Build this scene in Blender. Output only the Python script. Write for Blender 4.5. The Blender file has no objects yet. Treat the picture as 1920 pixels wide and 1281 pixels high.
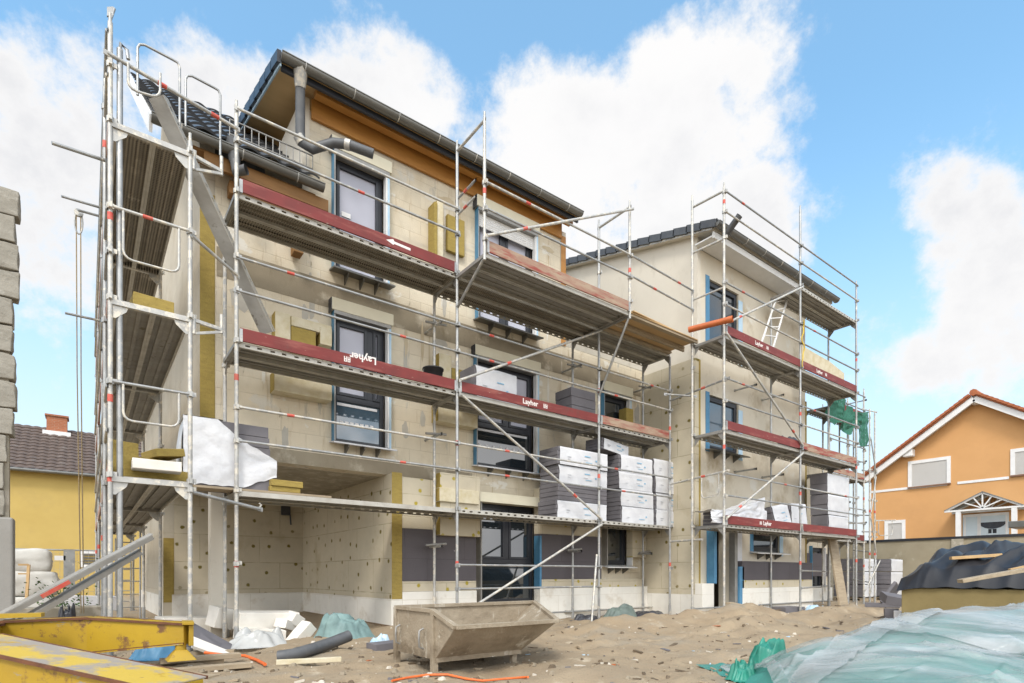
import bpy, bmesh, math, random
from math import radians as R, sin, cos, pi
from mathutils import Vector as V, Matrix, Euler, noise as N
random.seed(7)
S = bpy.context.scene
C = S.collection
# ---------------------------------------------------------------- camera
FOC, CX, HZ, EYE = 1060.0, 960.0, 1078.0, 0.95
AX, AY = 0.7985, 0.6020           # facade runs along +X, building depth is +Y
FW, RT = V((AY, AX, 0)), V((AX, -AY, 0))
cam = bpy.data.objects.new('camera', bpy.data.cameras.new('camera')); C.objects.link(cam)
cam.location = (0, 0, EYE)
cam.rotation_euler = (R(90), 0, -math.atan2(AY, AX))
cam.data.sensor_width = 36; cam.data.lens = FOC / 1920 * 36
cam.data.shift_y = (HZ - 640.5) / 1920
cam.data.clip_end = 2000; cam.data.clip_start = 0.05
S.camera = cam

def ray(px, py):
    return FW + RT * ((px - CX) / FOC) + V((0, 0, (HZ - py) / FOC))
def at(px, py, X=None, Y=None, Z=None, D=None):
    """photo pixel -> point of the place on the plane X=, Y=, Z= or at depth D"""
    d = ray(px, py)
    if X is not None: t = X / d.x
    elif Y is not None: t = Y / d.y
    elif Z is not None: t = (Z - EYE) / d.z
    else: t = D
    return V((0, 0, EYE)) + d * t

# ---------------------------------------------------------------- mesh builder
class MB:
    def __init__(s): s.v = []; s.f = []; s.sm = []; s.mi = []
    def add(s, vs, fs, smooth=False, mi=0):
        b = len(s.v); s.v += [tuple(x) for x in vs]
        for f in fs:
            s.f.append([b + i for i in f]); s.sm.append(smooth); s.mi.append(mi)
        return s
    def box(s, x0, x1, y0, y1, z0, z1, mi=0):
        vs = [(x, y, z) for z in (z0, z1) for y in (y0, y1) for x in (x0, x1)]
        return s.add(vs, [(0, 2, 3, 1), (4, 5, 7, 6), (0, 1, 5, 4), (2, 6, 7, 3), (0, 4, 6, 2), (1, 3, 7, 5)], mi=mi)
    def obox(s, c, ax, ay, az, mi=0):
        """oriented box: centre and three half vectors"""
        c, ax, ay, az = V(c), V(ax), V(ay), V(az)
        vs = [c + ax * i + ay * j + az * k for k in (-1, 1) for j in (-1, 1) for i in (-1, 1)]
        return s.add(vs, [(0, 2, 3, 1), (4, 5, 7, 6), (0, 1, 5, 4), (2, 6, 7, 3), (0, 4, 6, 2), (1, 3, 7, 5)], mi=mi)
    def bar(s, p, q, w, h, up=(0, 0, 1), mi=0):
        p, q = V(p), V(q); d = (q - p); L = d.length; d /= L
        sd = d.cross(V(up)); sd.normalize(); u = sd.cross(d)
        return s.obox((p + q) / 2, d * L / 2, sd * w / 2, u * h / 2, mi=mi)
    def tube(s, p, q, r, n=8, r2=None, mi=0):
        return s.path([p, q], r, n, r2=r2, mi=mi)
    def path(s, pts, r, n=8, r2=None, cap=True, mi=0):
        pts = [V(p) for p in pts]; k = len(pts); rings = []
        ref = None
        for i, p in enumerate(pts):
            d = (pts[min(i + 1, k - 1)] - pts[max(i - 1, 0)]).normalized()
            if ref is None: ref = V((0, 0, 1)) if abs(d.z) < .9 else V((1, 0, 0))
            a = d.cross(ref).normalized(); b = a.cross(d)
            ref = b
            rr = r if r2 is None else r + (r2 - r) * i / (k - 1)
            rings.append([p + (a * cos(2 * pi * j / n) + b * sin(2 * pi * j / n)) * rr for j in range(n)])
        vs = [x for g in rings for x in g]; fs = []
        for i in range(k - 1):
            for j in range(n):
                fs.append((i * n + j, i * n + (j + 1) % n, (i + 1) * n + (j + 1) % n, (i + 1) * n + j))
        s.add(vs, fs, True, mi)
        if cap:
            s.add(rings[0], [list(range(n))[::-1]], mi=mi); s.add(rings[-1], [list(range(n))], mi=mi)
        return s
    def prism(s, poly, vec, mi=0):
        vec = V(vec); a = [V(p) for p in poly]; n = len(a)
        fs = [list(range(n))[::-1], [n + i for i in range(n)]] + [(i, (i + 1) % n, n + (i + 1) % n, n + i) for i in range(n)]
        return s.add(a + [p + vec for p in a], fs, mi=mi)
    def grid(s, nu, nv, fn, smooth=True, mi=0):
        vs = [fn(i / nu, j / nv) for j in range(nv + 1) for i in range(nu + 1)]
        fs = [(j * (nu + 1) + i, j * (nu + 1) + i + 1, (j + 1) * (nu + 1) + i + 1, (j + 1) * (nu + 1) + i) for j in range(nv) for i in range(nu)]
        return s.add(vs, fs, smooth, mi)

def tag(o, label=None, cat=None, group=None, kind=None):
    if label: o['label'] = label
    if cat: o['category'] = cat
    if group: o['group'] = group
    if kind or label: o['kind'] = kind or 'thing'
    return o
def obj(name, mb, m, parent=None, local=False, bevel=0, solid=0, sub=0, fix=True):
    me = bpy.data.meshes.new(name)
    me.from_pydata(mb.v, [], mb.f)
    ms = m if isinstance(m, (list, tuple)) else [m]
    for x in ms: me.materials.append(x)
    me.polygons.foreach_set('use_smooth', mb.sm)
    me.polygons.foreach_set('material_index', mb.mi)
    me.update()
    if fix:
        b = bmesh.new(); b.from_mesh(me); bmesh.ops.recalc_face_normals(b, faces=b.faces); b.to_mesh(me); b.free()
    o = bpy.data.objects.new(name, me); C.objects.link(o)
    if parent:
        o.parent = parent
        if not local:
            loc = V(parent.location); p = parent
            while p.parent: p = p.parent; loc = loc + V(p.location)
            o.location = -loc
    if solid:
        k = o.modifiers.new('solid', 'SOLIDIFY'); k.thickness = solid
    if bevel:
        k = o.modifiers.new('bevel', 'BEVEL'); k.width = bevel; k.segments = 2; k.limit_method = 'ANGLE'; k.angle_limit = R(40)
    if sub:
        k = o.modifiers.new('sub', 'SUBSURF'); k.levels = sub; k.render_levels = sub
    return o
def thing(name, loc, label, cat, group=None, rz=0):
    o = bpy.data.objects.new(name, None); C.objects.link(o)
    o.empty_display_size = .2
    o.location = loc; o.rotation_euler = (0, 0, rz)
    return tag(o, label, cat, group)
def copy_tree(o, parent=None):
    c = o.copy(); C.objects.link(c)
    if parent: c.parent = parent
    for ch in list(o.children): copy_tree(ch, c)
    return c

# ---------------------------------------------------------------- materials
def newmat(name):
    m = bpy.data.materials.new(name); m.use_nodes = True
    nt = m.node_tree; return m, nt, nt.nodes['Principled BSDF']
def nd(nt, t, **k):
    n = nt.nodes.new('ShaderNode' + t)
    for a, b in k.items(): setattr(n, a, b)
    return n
def noise_fac(nt, scale, lo, hi, detail=6, rough=.6, coord='Object', stretch=None, seed=0):
    tc = nd(nt, 'TexCoord'); n = nd(nt, 'TexNoise'); n.noise_dimensions = '4D'
    n.inputs['W'].default_value = seed
    n.inputs['Scale'].default_value = scale; n.inputs['Detail'].default_value = detail; n.inputs['Roughness'].default_value = rough
    src = tc.outputs[coord]
    if stretch:
        mp = nd(nt, 'Mapping'); mp.inputs['Scale'].default_value = stretch
        nt.links.new(src, mp.inputs[0]); src = mp.outputs[0]
    nt.links.new(src, n.inputs['Vector'])
    mr = nd(nt, 'MapRange'); mr.inputs[1].default_value = lo; mr.inputs[2].default_value = hi
    nt.links.new(n.outputs['Fac'], mr.inputs[0])
    return mr.outputs[0]
def mix(nt, fac, a, b, mode='MIX'):
    n = nd(nt, 'Mix', data_type='RGBA', blend_type=mode)
    for sock, val in ((n.inputs['Factor'], fac), (n.inputs['A'], a), (n.inputs['B'], b)):
        if hasattr(val, 'default_value'): nt.links.new(val, sock)
        elif isinstance(val, (int, float)): sock.default_value = val
        else: sock.default_value = (*val, 1) if len(val) == 3 else val
    return n.outputs['Result']
def math_(nt, op, a, b=None):
    n = nd(nt, 'Math', operation=op)
    for i, v in enumerate((a, b)):
        if v is None: continue
        if hasattr(v, 'default_value'): nt.links.new(v, n.inputs[i])
        else: n.inputs[i].default_value = v
    return n.outputs[0]
def bump(nt, p, h, strength=.3, dist=.01):
    b = nd(nt, 'Bump'); b.inputs['Strength'].default_value = strength; b.inputs['Distance'].default_value = dist
    nt.links.new(h, b.inputs['Height']); nt.links.new(b.outputs[0], p.inputs['Normal'])
def simple(name, col, col2=None, scale=6, lo=.35, hi=.7, rough=.7, metal=0, bs=0, bscale=60, spec=.4, detail=6, stretch=None, layers=()):
    """base colour broken up by noise; layers = (colour, scale, lo, hi[, stretch]) of stains"""
    m, nt, p = newmat(name)
    c = col
    if col2: c = mix(nt, noise_fac(nt, scale, lo, hi, detail, stretch=stretch), col, col2)
    for i, l in enumerate(layers):
        c = mix(nt, noise_fac(nt, l[1], l[2], l[3], 8, .65, stretch=l[4] if len(l) > 4 else None, seed=3.7 * (i + 1)), c, l[0])
    if hasattr(c, 'default_value'): nt.links.new(c, p.inputs['Base Color'])
    else: p.inputs['Base Color'].default_value = (*c, 1)
    p.inputs['Roughness'].default_value = rough; p.inputs['Metallic'].default_value = metal
    p.inputs['Specular IOR Level'].default_value = spec
    if bs: bump(nt, p, noise_fac(nt, bscale, .2, .8, 5), bs)
    return m

def board_mat(name, col, col2, dot=None, bw=1.2, bh=.6, axis='XZ', joint=(.25, .22, .16), jw=.012, dotsc=2.4, stains=(), rough=.85, dotr=.06, jmix=.6):
    """insulation boards or blocks: joints from a brick texture, glue dots from a voronoi texture"""
    m, nt, p = newmat(name)
    tc = nd(nt, 'TexCoord'); sp = nd(nt, 'SeparateXYZ'); cb = nd(nt, 'CombineXYZ')
    nt.links.new(tc.outputs['Object'], sp.inputs[0])
    nt.links.new(sp.outputs[axis[0]], cb.inputs[0]); nt.links.new(sp.outputs[axis[1]], cb.inputs[1])
    # small wobble so that joints are never dead straight
    br = nd(nt, 'TexBrick'); br.offset = .37
    nt.links.new(cb.outputs[0], br.inputs['Vector'])
    br.inputs['Scale'].default_value = 1; br.inputs['Brick Width'].default_value = bw; br.inputs['Row Height'].default_value = bh
    br.inputs['Mortar Size'].default_value = jw; br.inputs['Mortar Smooth'].default_value = .6
    br.inputs['Color1'].default_value = (*col, 1); br.inputs['Color2'].default_value = (*col2, 1); br.inputs['Mortar'].default_value = (*col, 1)
    c = br.outputs['Color']
    c = mix(nt, noise_fac(nt, 1.3, .35, .75, 8, .7), c, tuple(x * .8 for x in col))
    jn = math_(nt, 'MULTIPLY', br.outputs['Fac'], noise_fac(nt, 3, .3, .6))
    c = mix(nt, math_(nt, 'MULTIPLY', jn, jmix), c, joint)
    if dot:
        vo = nd(nt, 'TexVoronoi'); vo.voronoi_dimensions = '2D'; vo.inputs['Scale'].default_value = dotsc; vo.inputs['Randomness'].default_value = .75
        nt.links.new(cb.outputs[0], vo.inputs['Vector'])
        d = math_(nt, 'ADD', vo.outputs['Distance'], math_(nt, 'MULTIPLY', noise_fac(nt, 18, .3, .7), .05))
        mr = nd(nt, 'MapRange'); mr.inputs[1].default_value = dotr * dotsc + .02; mr.inputs[2].default_value = dotr * dotsc * .6 + .02
        nt.links.new(d, mr.inputs[0])
        c = mix(nt, math_(nt, 'MULTIPLY', mr.outputs[0], noise_fac(nt, 1.1, .25, .5, 2)), c, dot)
    for i, l in enumerate(stains):
        c = mix(nt, noise_fac(nt, l[1], l[2], l[3], 8, .65, stretch=l[4] if len(l) > 4 else None, seed=2.3 * (i + 1)), c, l[0])
    nt.links.new(c, p.inputs['Base Color']); p.inputs['Roughness'].default_value = rough; p.inputs['Specular IOR Level'].default_value = .2
    h = math_(nt, 'SUBTRACT', noise_fac(nt, 45, .2, .8, 4), math_(nt, 'MULTIPLY', br.outputs['Fac'], 1.5))
    bump(nt, p, h, .35, .006)
    return m

M = {}
M['steel'] = simple('galvanised steel', (.40, .40, .39), (.27, .27, .26), 5, .4, .7, .42, .55, layers=(((.55, .51, .44), 9, .56, .62), ((.20, .13, .08), 14, .66, .72)))
M['steel_pale'] = simple('spattered steel', (.48, .47, .44), (.34, .33, .31), 6, .4, .7, .5, .35, layers=(((.62, .57, .48), 12, .5, .58),))
M['alu'] = simple('dull aluminium', (.5, .5, .49), (.36, .36, .35), 4, .35, .7, .45, .5)
M['red_mark'] = simple('red marker tape', (.58, .06, .045), (.5, .16, .11), 20, rough=.5)
M['toe_red'] = simple('red toe board paint', (.20, .030, .026), (.145, .027, .023), 3, rough=.6, bs=.15, layers=(((.38, .29, .22), 13, .63, .68, (.5, 1, 2)), ((.29, .09, .07), 5, .52, .7, (.3, 1, 2)), ((.13, .05, .04), 3, .58, .7)))
M['toe_worn'] = simple('worn pink toe board', (.30, .16, .115), (.37, .27, .19), 7, .35, .6, .75, bs=.2, stretch=(.4, 1, 2), layers=(((.28, .06, .045), 5, .5, .6, (.3, 1, 2)),))
M['plywood'] = simple('plywood', (.52, .345, .165), (.42, .27, .125), 4, .35, .7, .7, stretch=(.3, 2, 2))
M['timber'] = simple('rough timber', (.40, .32, .22), (.27, .21, .14), 5, .35, .7, .8, bs=.2, bscale=30, stretch=(.5, 3, 3))
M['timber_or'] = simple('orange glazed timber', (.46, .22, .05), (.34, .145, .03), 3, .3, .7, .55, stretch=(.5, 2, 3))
M['white'] = simple('white paint', (.74, .73, .71), (.66, .65, .63), 3, rough=.6)
M['eps'] = simple('white foam board', (.76, .72, .65), (.66, .62, .55), 4, rough=.85, bs=.1, layers=(((.5, .42, .32), 3, .62, .75),))
M['wool'] = simple('yellow mineral wool', (.36, .265, .07), (.27, .195, .055), 9, .3, .7, .95, bs=.5, bscale=50, stretch=(1, 1, 3))
M['wool_old'] = simple('coated wool board face', (.62, .555, .41), (.53, .45, .28), 6, .4, .65, .9, bs=.3, bscale=60)
M['grey_eps'] = simple('grey foam board', (.165, .155, .165), (.125, .118, .125), 3, rough=.85, bs=.12, bscale=90, layers=(((.5, .48, .45), 9, .70, .73),))
M['anthr'] = simple('anthracite frame', (.022, .024, .03), (.03, .032, .038), 3, rough=.35)
M['dark'] = simple('dark interior', (.02, .02, .02), rough=.9)
M['blue'] = simple('blue masking tape', (.06, .185, .32), (.09, .25, .40), 5, rough=.5)
M['paleblue'] = simple('pale blue film', (.35, .52, .66), (.5, .62, .7), 4, rough=.4)
M['cream_box'] = simple('cream shutter box', (.68, .63, .48), (.62, .56, .42), 3, rough=.7)
M['concrete'] = simple('concrete', (.36, .32, .25), (.28, .25, .19), 2.5, .35, .7, .85, bs=.2, layers=(((.46, .41, .33), 5, .5, .6), ((.20, .17, .12), 2, .62, .72, (2, 2, .5))))
M['zinc'] = simple('dark zinc', (.20, .195, .18), (.15, .145, .13), 3, .3, .7, .42, .6)
M['pipe_grey'] = simple('grey plastic pipe', (.085, .088, .092), (.13, .13, .13), 4, .45, .7, .5)
M['pipe_or'] = simple('orange drain pipe', (.50, .13, .035), (.40, .10, .03), 4, rough=.45)
M['black_pl'] = simple('black plastic film', (.035, .036, .042), (.05, .05, .06), 3, rough=.35, spec=.6)
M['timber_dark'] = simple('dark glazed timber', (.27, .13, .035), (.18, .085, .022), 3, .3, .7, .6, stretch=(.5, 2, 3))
M['soffit'] = simple('lightened soffit board', (.64, .43, .20), (.54, .35, .155), 2.5, .35, .7, .7, stretch=(.4, 1, 1))  # soffit colour lightened to stand in for weak bounce light under the eaves
M['rubber'] = simple('black rubber', (.02, .02, .022), (.035, .035, .035), 6, rough=.55)
M['film'] = simple('white wrap', (.66, .66, .67), (.55, .55, .57), 3, .4, .7, .36, spec=.5, bs=.5, bscale=16)
M['print_blue'] = simple('blue print', (.20, .42, .58), rough=.5)
M['print_grey'] = simple('grey print', (.42, .43, .45), rough=.5)
M['orange_hose'] = simple('orange hose', (.75, .15, .03), (.6, .12, .03), 9, rough=.45)
M['brick'] = simple('brick', (.42, .15, .07), (.32, .11, .06), 8, rough=.85)
M['glass'] = None
def make_glass(name, tint, rough=.03, spec=1.0, ior=1.7):
    m, nt, p = newmat(name)
    nt.links.new(mix(nt, noise_fac(nt, .9, .35, .7, 2), tint, tuple(x * .7 for x in tint)), p.inputs['Base Color'])
    p.inputs['Roughness'].default_value = rough; p.inputs['IOR'].default_value = ior; p.inputs['Specular IOR Level'].default_value = spec
    tc = nd(nt, 'TexCoord')
    bump(nt, p, noise_fac(nt, 1.2, .2, .8, 1), .04, .01)
    return m
M['glass'] = make_glass('window glass', (.02, .028, .035))
M['glass_pale'] = make_glass('window glass with film', (.50, .50, .57), .2, .5, 1.4)
M['glass_blue'] = make_glass('bluish pane', (.06, .10, .14), .05)

# steel deck: fine punched pattern over a dirty sheet
m, nt, p = newmat('punched deck sheet'); M['deck'] = m
tc = nd(nt, 'TexCoord'); vo = nd(nt, 'TexVoronoi'); vo.voronoi_dimensions = '2D'; vo.inputs['Scale'].default_value = 27; vo.inputs['Randomness'].default_value = .0
nt.links.new(tc.outputs['Object'], vo.inputs['Vector'])
mr = nd(nt, 'MapRange'); mr.inputs[1].default_value = .22; mr.inputs[2].default_value = .38; nt.links.new(vo.outputs['Distance'], mr.inputs[0])
c = mix(nt, noise_fac(nt, 2.2, .3, .7), (.33, .29, .23), (.22, .19, .145))
c = mix(nt, noise_fac(nt, 5, .58, .7), c, (.42, .37, .29))
c = mix(nt, math_(nt, 'SUBTRACT', 1.0, mr.outputs[0]), c, (.035, .03, .022))
nt.links.new(c, p.inputs['Base Color']); p.inputs['Roughness'].default_value = .6; p.inputs['Metallic'].default_value = .25
M['deck_plain'] = simple('dirty deck sheet', (.33, .315, .285), (.23, .215, .19), 3, .3, .7, .65, .2, stretch=(.6, 2, 2), layers=(((.15, .13, .10), 6, .6, .66), ((.45, .40, .32), 14, .66, .7)))
M['deck_edge'] = simple('deck edge steel', (.50, .48, .43), (.38, .35, .30), 5, .35, .7, .55, .3, layers=(((.22, .18, .13), 8, .62, .7),))
M['frame_dark'] = simple('dark steel', (.32, .31, .29), (.24, .23, .21), 5, rough=.5, metal=.4)  # darker, duller grey than the galvanised steel

# walls
M['block'] = board_mat('aerated block wall', (.68, .60, .46), (.635, .55, .415), None, .62, .25, joint=(.42, .35, .25), jw=.009, jmix=.55,
    stains=(((.42, .335, .21), 1.1, .53, .80, (1, 1, .7)), ((.58, .54, .46), 2.1, .60, .66), ((.36, .26, .14), 3.2, .58, .76, (2.8, 2.8, .3)), ((.40, .375, .32), 2.4, .60, .68, (2, 2, .5)), ((.66, .62, .54), 1.5, .60, .63, (1, 1, 1.6)), ((.33, .28, .20), 5, .63, .67, (1, 1, .25)), ((.44, .39, .31), .7, .58, .70, (.5, 1, 3))))
M['ins'] = board_mat('insulation boards', (.58, .515, .39), (.55, .48, .355), (.16, .125, .03), 1.25, .62, joint=(.22, .18, .10), jw=.012, dotsc=2.1, dotr=.05,
    stains=(((.36, .29, .18), 1.3, .55, .8),))
M['ins_y'] = board_mat('insulation boards side', (.56, .50, .375), (.53, .465, .345), (.16, .125, .03), 1.25, .62, 'YZ', joint=(.22, .18, .10), jw=.012, dotsc=2.1, dotr=.05,
    stains=(((.36, .29, .18), 1.3, .55, .8),))
M['ins_gable'] = board_mat('coated gable boards', (.54, .48, .38), (.50, .45, .36), None, 1.25, .62, 'YZ', joint=(.36, .31, .22), stains=(((.38, .32, .23), 1, .5, .75),))
M['plinth'] = board_mat('white plinth boards', (.80, .77, .70), (.76, .73, .66), None, .85, .5, joint=(.42, .35, .24), jw=.006, stains=(((.45, .37, .26), 1.7, .55, .75),))
M['plinth_y'] = board_mat('white plinth boards side', (.78, .75, .68), (.74, .71, .64), None, .85, .5, 'YZ', joint=(.42, .35, .24), jw=.006, stains=(((.45, .37, .26), 1.7, .55, .75),))
M['brown_base'] = simple('raw brown base', (.33, .23, .14), (.25, .17, .10), 3, rough=.9, bs=.3)
M['ins_row'] = board_mat('dotted white board row', (.60, .53, .40), (.57, .50, .37), (.38, .30, .04), .9, .4, joint=(.32, .27, .16), dotsc=3.0, dotr=.045)
M['render'] = simple('pale base render', (.63, .58, .49), (.565, .515, .43), 1.1, .3, .75, .9, bs=.12, bscale=80, layers=(((.47, .42, .34), 2.3, .55, .75, (1, 1, .6)),))
M['grey_band'] = board_mat('grey base boards', (.125, .112, .118), (.112, .10, .106), None, 1.25, .62, joint=(.06, .055, .055), stains=(((.5, .48, .45), 6, .70, .735),), jw=.008)
# tiles
M['tile'] = simple('glazed dark tile', (.06, .063, .07), (.085, .088, .092), 8, rough=.36, spec=.35)
M['sand'] = simple('sandy site soil', (.35, .27, .175), (.265, .20, .13), 1.6, .3, .7, .95, bs=1.0, bscale=30, layers=(((.30, .22, .135), .55, .52, .68), ((.46, .38, .275), 4, .58, .70), ((.27, .225, .165), 1.1, .54, .64, (.5, 1, 1)), ((.22, .165, .10), 7, .60, .70), ((.16, .12, .075), 22, .68, .74)))
SKY_K, SUN_E = .15, 1.9
CLOUDS = [(60, 330, 330, 0.68), (230, 170, 230, 0.54), (420, 170, 190, 0.54), (560, 160, 150, 0.45), (700, 130, 150, 0.56), (800, 200, 150, 0.45), (100, 560, 200, 0.36),
  (960, 300, 200, 0.45), (1080, 330, 220, 0.54), (1230, 330, 260, 0.56), (1330, 150, 170, 0.50), (1420, 260, 150, 0.41), (1470, 430, 150, 0.41), (1200, 480, 200, 0.45), (1400, 520, 160, 0.27),
  (1850, 360, 180, 0.56), (1760, 390, 120, 0.38), (1900, 480, 150, 0.45), (1780, 640, 190, 0.38), (1660, 690, 170, 0.38), (1560, 640, 120, 0.18), (1640, 300, 90, 0.20), (1560, 200, 80, 0.16), (1900, 660, 150, 0.36), (0, 130, 70, 0.38), (640, 330, 200, 0.45), (100, 720, 150, 0.18)]
# ================================================================ world and light
S.view_settings.view_transform = 'Standard'; S.view_settings.look = 'None'
S.view_settings.gamma = 1; S.view_settings.exposure = 0.24
SUN_EL, SUN_AZ = R(48), None
sun_from = V((-0.62, -0.62, 0)).normalized() * cos(SUN_EL) + V((0, 0, sin(SUN_EL)))
W = bpy.data.worlds.new('World'); S.world = W; W.use_nodes = True
nt = W.node_tree; bg = nt.nodes['Background']
sky = nd(nt, 'TexSky'); sky.sky_type = 'NISHITA'; sky.sun_disc = False
sky.sun_elevation = SUN_EL; sky.sun_rotation = math.atan2(sun_from.x, sun_from.y)
sky.air_density = 1.0; sky.dust_density = .6; sky.ozone_density = 2.0
tc = nd(nt, 'TexCoord'); DIR = tc.outputs['Generated']
def blob(px, py, r, w):
    c = ray(px, py).normalized(); e = ray(px + r * .7, py + r * .7).normalized()
    d = nd(nt, 'VectorMath', operation='DISTANCE'); nt.links.new(DIR, d.inputs[0]); d.inputs[1].default_value = c
    mr = nd(nt, 'MapRange', interpolation_type='SMOOTHSTEP'); mr.inputs[1].default_value = (c - e).length * 1.25; mr.inputs[2].default_value = 0
    mr.inputs[3].default_value = 0; mr.inputs[4].default_value = w
    nt.links.new(d.outputs['Value'], mr.inputs[0]); return mr.outputs[0]
# main cumulus masses of this sky: one soft centre each
acc = None
for b in CLOUDS:
    o = blob(*b); acc = o if acc is None else math_(nt, 'ADD', acc, o)
acc = math_(nt, 'MINIMUM', math_(nt, 'MULTIPLY', acc, .93), .72)
def wnoise(sc, det, rough, seed, lac=2.0, st=None):
    n = nd(nt, 'TexNoise'); n.noise_dimensions = '4D'; n.inputs['W'].default_value = seed
    n.inputs['Scale'].default_value = sc; n.inputs['Detail'].default_value = det; n.inputs['Roughness'].default_value = rough
    src = DIR
    if st:
        mp = nd(nt, 'Mapping'); mp.inputs['Scale'].default_value = st; nt.links.new(src, mp.inputs[0]); src = mp.outputs[0]
    nt.links.new(src, n.inputs['Vector']); return n.outputs['Fac']
# behind the camera and overhead the sky is broken cloud as well
dv = nd(nt, 'VectorMath', operation='DOT_PRODUCT'); nt.links.new(DIR, dv.inputs[0]); dv.inputs[1].default_value = FW
back = nd(nt, 'MapRange'); back.inputs[1].default_value = .35; back.inputs[2].default_value = -.15; back.inputs[3].default_value = 0; back.inputs[4].default_value = .60
nt.links.new(dv.outputs['Value'], back.inputs[0])
acc = math_(nt, 'MAXIMUM', acc, back.outputs[0])
n1 = wnoise(3.4, 14, .60, 1.3); n2 = wnoise(11, 12, .66, 4.1)
fac = math_(nt, 'ADD', acc, math_(nt, 'MULTIPLY', math_(nt, 'SUBTRACT', n1, .5), 2.3))
fac = math_(nt, 'ADD', fac, math_(nt, 'MULTIPLY', math_(nt, 'SUBTRACT', n2, .5), 1.15))
fac = math_(nt, 'ADD', fac, math_(nt, 'MULTIPLY', math_(nt, 'SUBTRACT', wnoise(34, 8, .6, 6.6), .5), .35))
cov = nd(nt, 'MapRange', interpolation_type='SMOOTHSTEP'); cov.inputs[1].default_value = .27; cov.inputs[2].default_value = .66
nt.links.new(fac, cov.inputs[0])
sx = nd(nt, 'SeparateXYZ'); nt.links.new(DIR, sx.inputs[0])
# blue of the sky, whitening towards the horizon through thin haze
skyt = mix(nt, 1.0, sky.outputs[0], (1.14, 1.74, 1.80), 'MULTIPLY'); skyc = nd(nt, 'VectorMath', operation='SCALE'); nt.links.new(skyt, skyc.inputs[0]); skyc.inputs['Scale'].default_value = SKY_K
hz = nd(nt, 'MapRange', interpolation_type='SMOOTHSTEP'); hz.inputs[1].default_value = .62; hz.inputs[2].default_value = -.05; hz.inputs[3].default_value = .0; hz.inputs[4].default_value = .95
nt.links.new(sx.outputs[2], hz.inputs[0])
hcol = mix(nt, hz.outputs[0], (.54, .82, 1.0), (.79, .83, .85)); thin = mix(nt, math_(nt, 'ADD', .22, math_(nt, 'MULTIPLY', hz.outputs[0], .95)), skyc.outputs[0], hcol)
# cloud brightness: thick parts shade to a soft grey below, unseen high and rear sky boosted for fill light
shade = wnoise(2.4, 7, .55, 8.2, st=(1, 1, 1.6))
sh = nd(nt, 'MapRange', interpolation_type='SMOOTHSTEP'); sh.inputs[1].default_value = .38; sh.inputs[2].default_value = .62; sh.inputs[3].default_value = .0; sh.inputs[4].default_value = 1
nt.links.new(shade, sh.inputs[0])
thick = nd(nt, 'MapRange'); thick.inputs[1].default_value = .5; thick.inputs[2].default_value = 1.1; nt.links.new(fac, thick.inputs[0])
cl = mix(nt, math_(nt, 'MULTIPLY', sh.outputs[0], thick.outputs[0]), (.84, .835, .835), (.60, .61, .645))
up = nd(nt, 'MapRange', interpolation_type='SMOOTHSTEP'); up.inputs[1].default_value = .68; up.inputs[2].default_value = .95; up.inputs[3].default_value = 1; up.inputs[4].default_value = 3.2
nt.links.new(sx.outputs[2], up.inputs[0])
bk = nd(nt, 'MapRange', interpolation_type='SMOOTHSTEP'); bk.inputs[1].default_value = .1; bk.inputs[2].default_value = -.6; bk.inputs[3].default_value = 1; bk.inputs[4].default_value = 3.0
nt.links.new(dv.outputs['Value'], bk.inputs[0])
gain = math_(nt, 'MAXIMUM', up.outputs[0], bk.outputs[0])
cs = nd(nt, 'VectorMath', operation='SCALE'); nt.links.new(cl, cs.inputs[0]); nt.links.new(gain, cs.inputs['Scale'])
col = mix(nt, cov.outputs[0], thin, cs.outputs[0])
nt.links.new(col, bg.inputs['Color']); bg.inputs['Strength'].default_value = 1.0
sl = bpy.data.lights.new('sun', 'SUN'); sl.energy = SUN_E; sl.angle = R(14); sl.color = (1, .95, .88)
so = bpy.data.objects.new('sun', sl); C.objects.link(so)
so.rotation_euler = (-sun_from).to_track_quat('-Z', 'Y').to_euler()
# ================================================================ ground
def gz(x, y):
    p = V((x, y, 0)); d = p.dot(FW); l = p.dot(RT)
    z = .05 * (N.fractal(V((x * .35, y * .35, 1.7)), 1.0, 2.0, 4)) + .055 * N.fractal(V((x * 1.7, y * 1.7, 5)), .8, 2.1, 5) + .012 * (1 - 2 * abs(N.noise(V((x * 3.3 + y, y * 4.1, 9)))))
    def hump(cx, cy, rx, ry, h, rot=0):
        a, b = x - cx, y - cy; u = a * cos(rot) + b * sin(rot); v = -a * sin(rot) + b * cos(rot)
        q = (u / rx) ** 2 + (v / ry) ** 2
        return h * math.exp(-q * 1.6) * (1 + .35 * N.noise(V((x * 3, y * 3, 2))))
    z += hump(7.6, 6.7, 2.2, .7, .22, .1) + hump(10.2, 6.1, 1.6, .8, .34, -.2) + hump(9.0, 5.2, 1.3, .6, .22) + hump(12.8, 5.6, 1.4, .7, .26, .4) + hump(5.0, 7.2, .9, .6, .10) + hump(15.0, 6.0, 1.6, .8, .2) + hump(11.5, 4.2, 1.5, .6, .12, .5)
    for yr in (3.55, 5.25):      # wheel ruts running along the facade
        q = (y - yr - .25 * sin(x * .45)) / .16
        if abs(q) < 2.2 and x > 4: z += (-.075 * math.exp(-q * q) + .03 * math.exp(-(abs(q) - 1.5) ** 2 * 3)) * min(1, (x - 4) / 1.5) * (.6 + .5 * N.noise(V((x * 2, yr, 4))))
    if y > 9 and d > 14: z = z * max(0, 1 - (d - 14) / 10)
    return z
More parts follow.
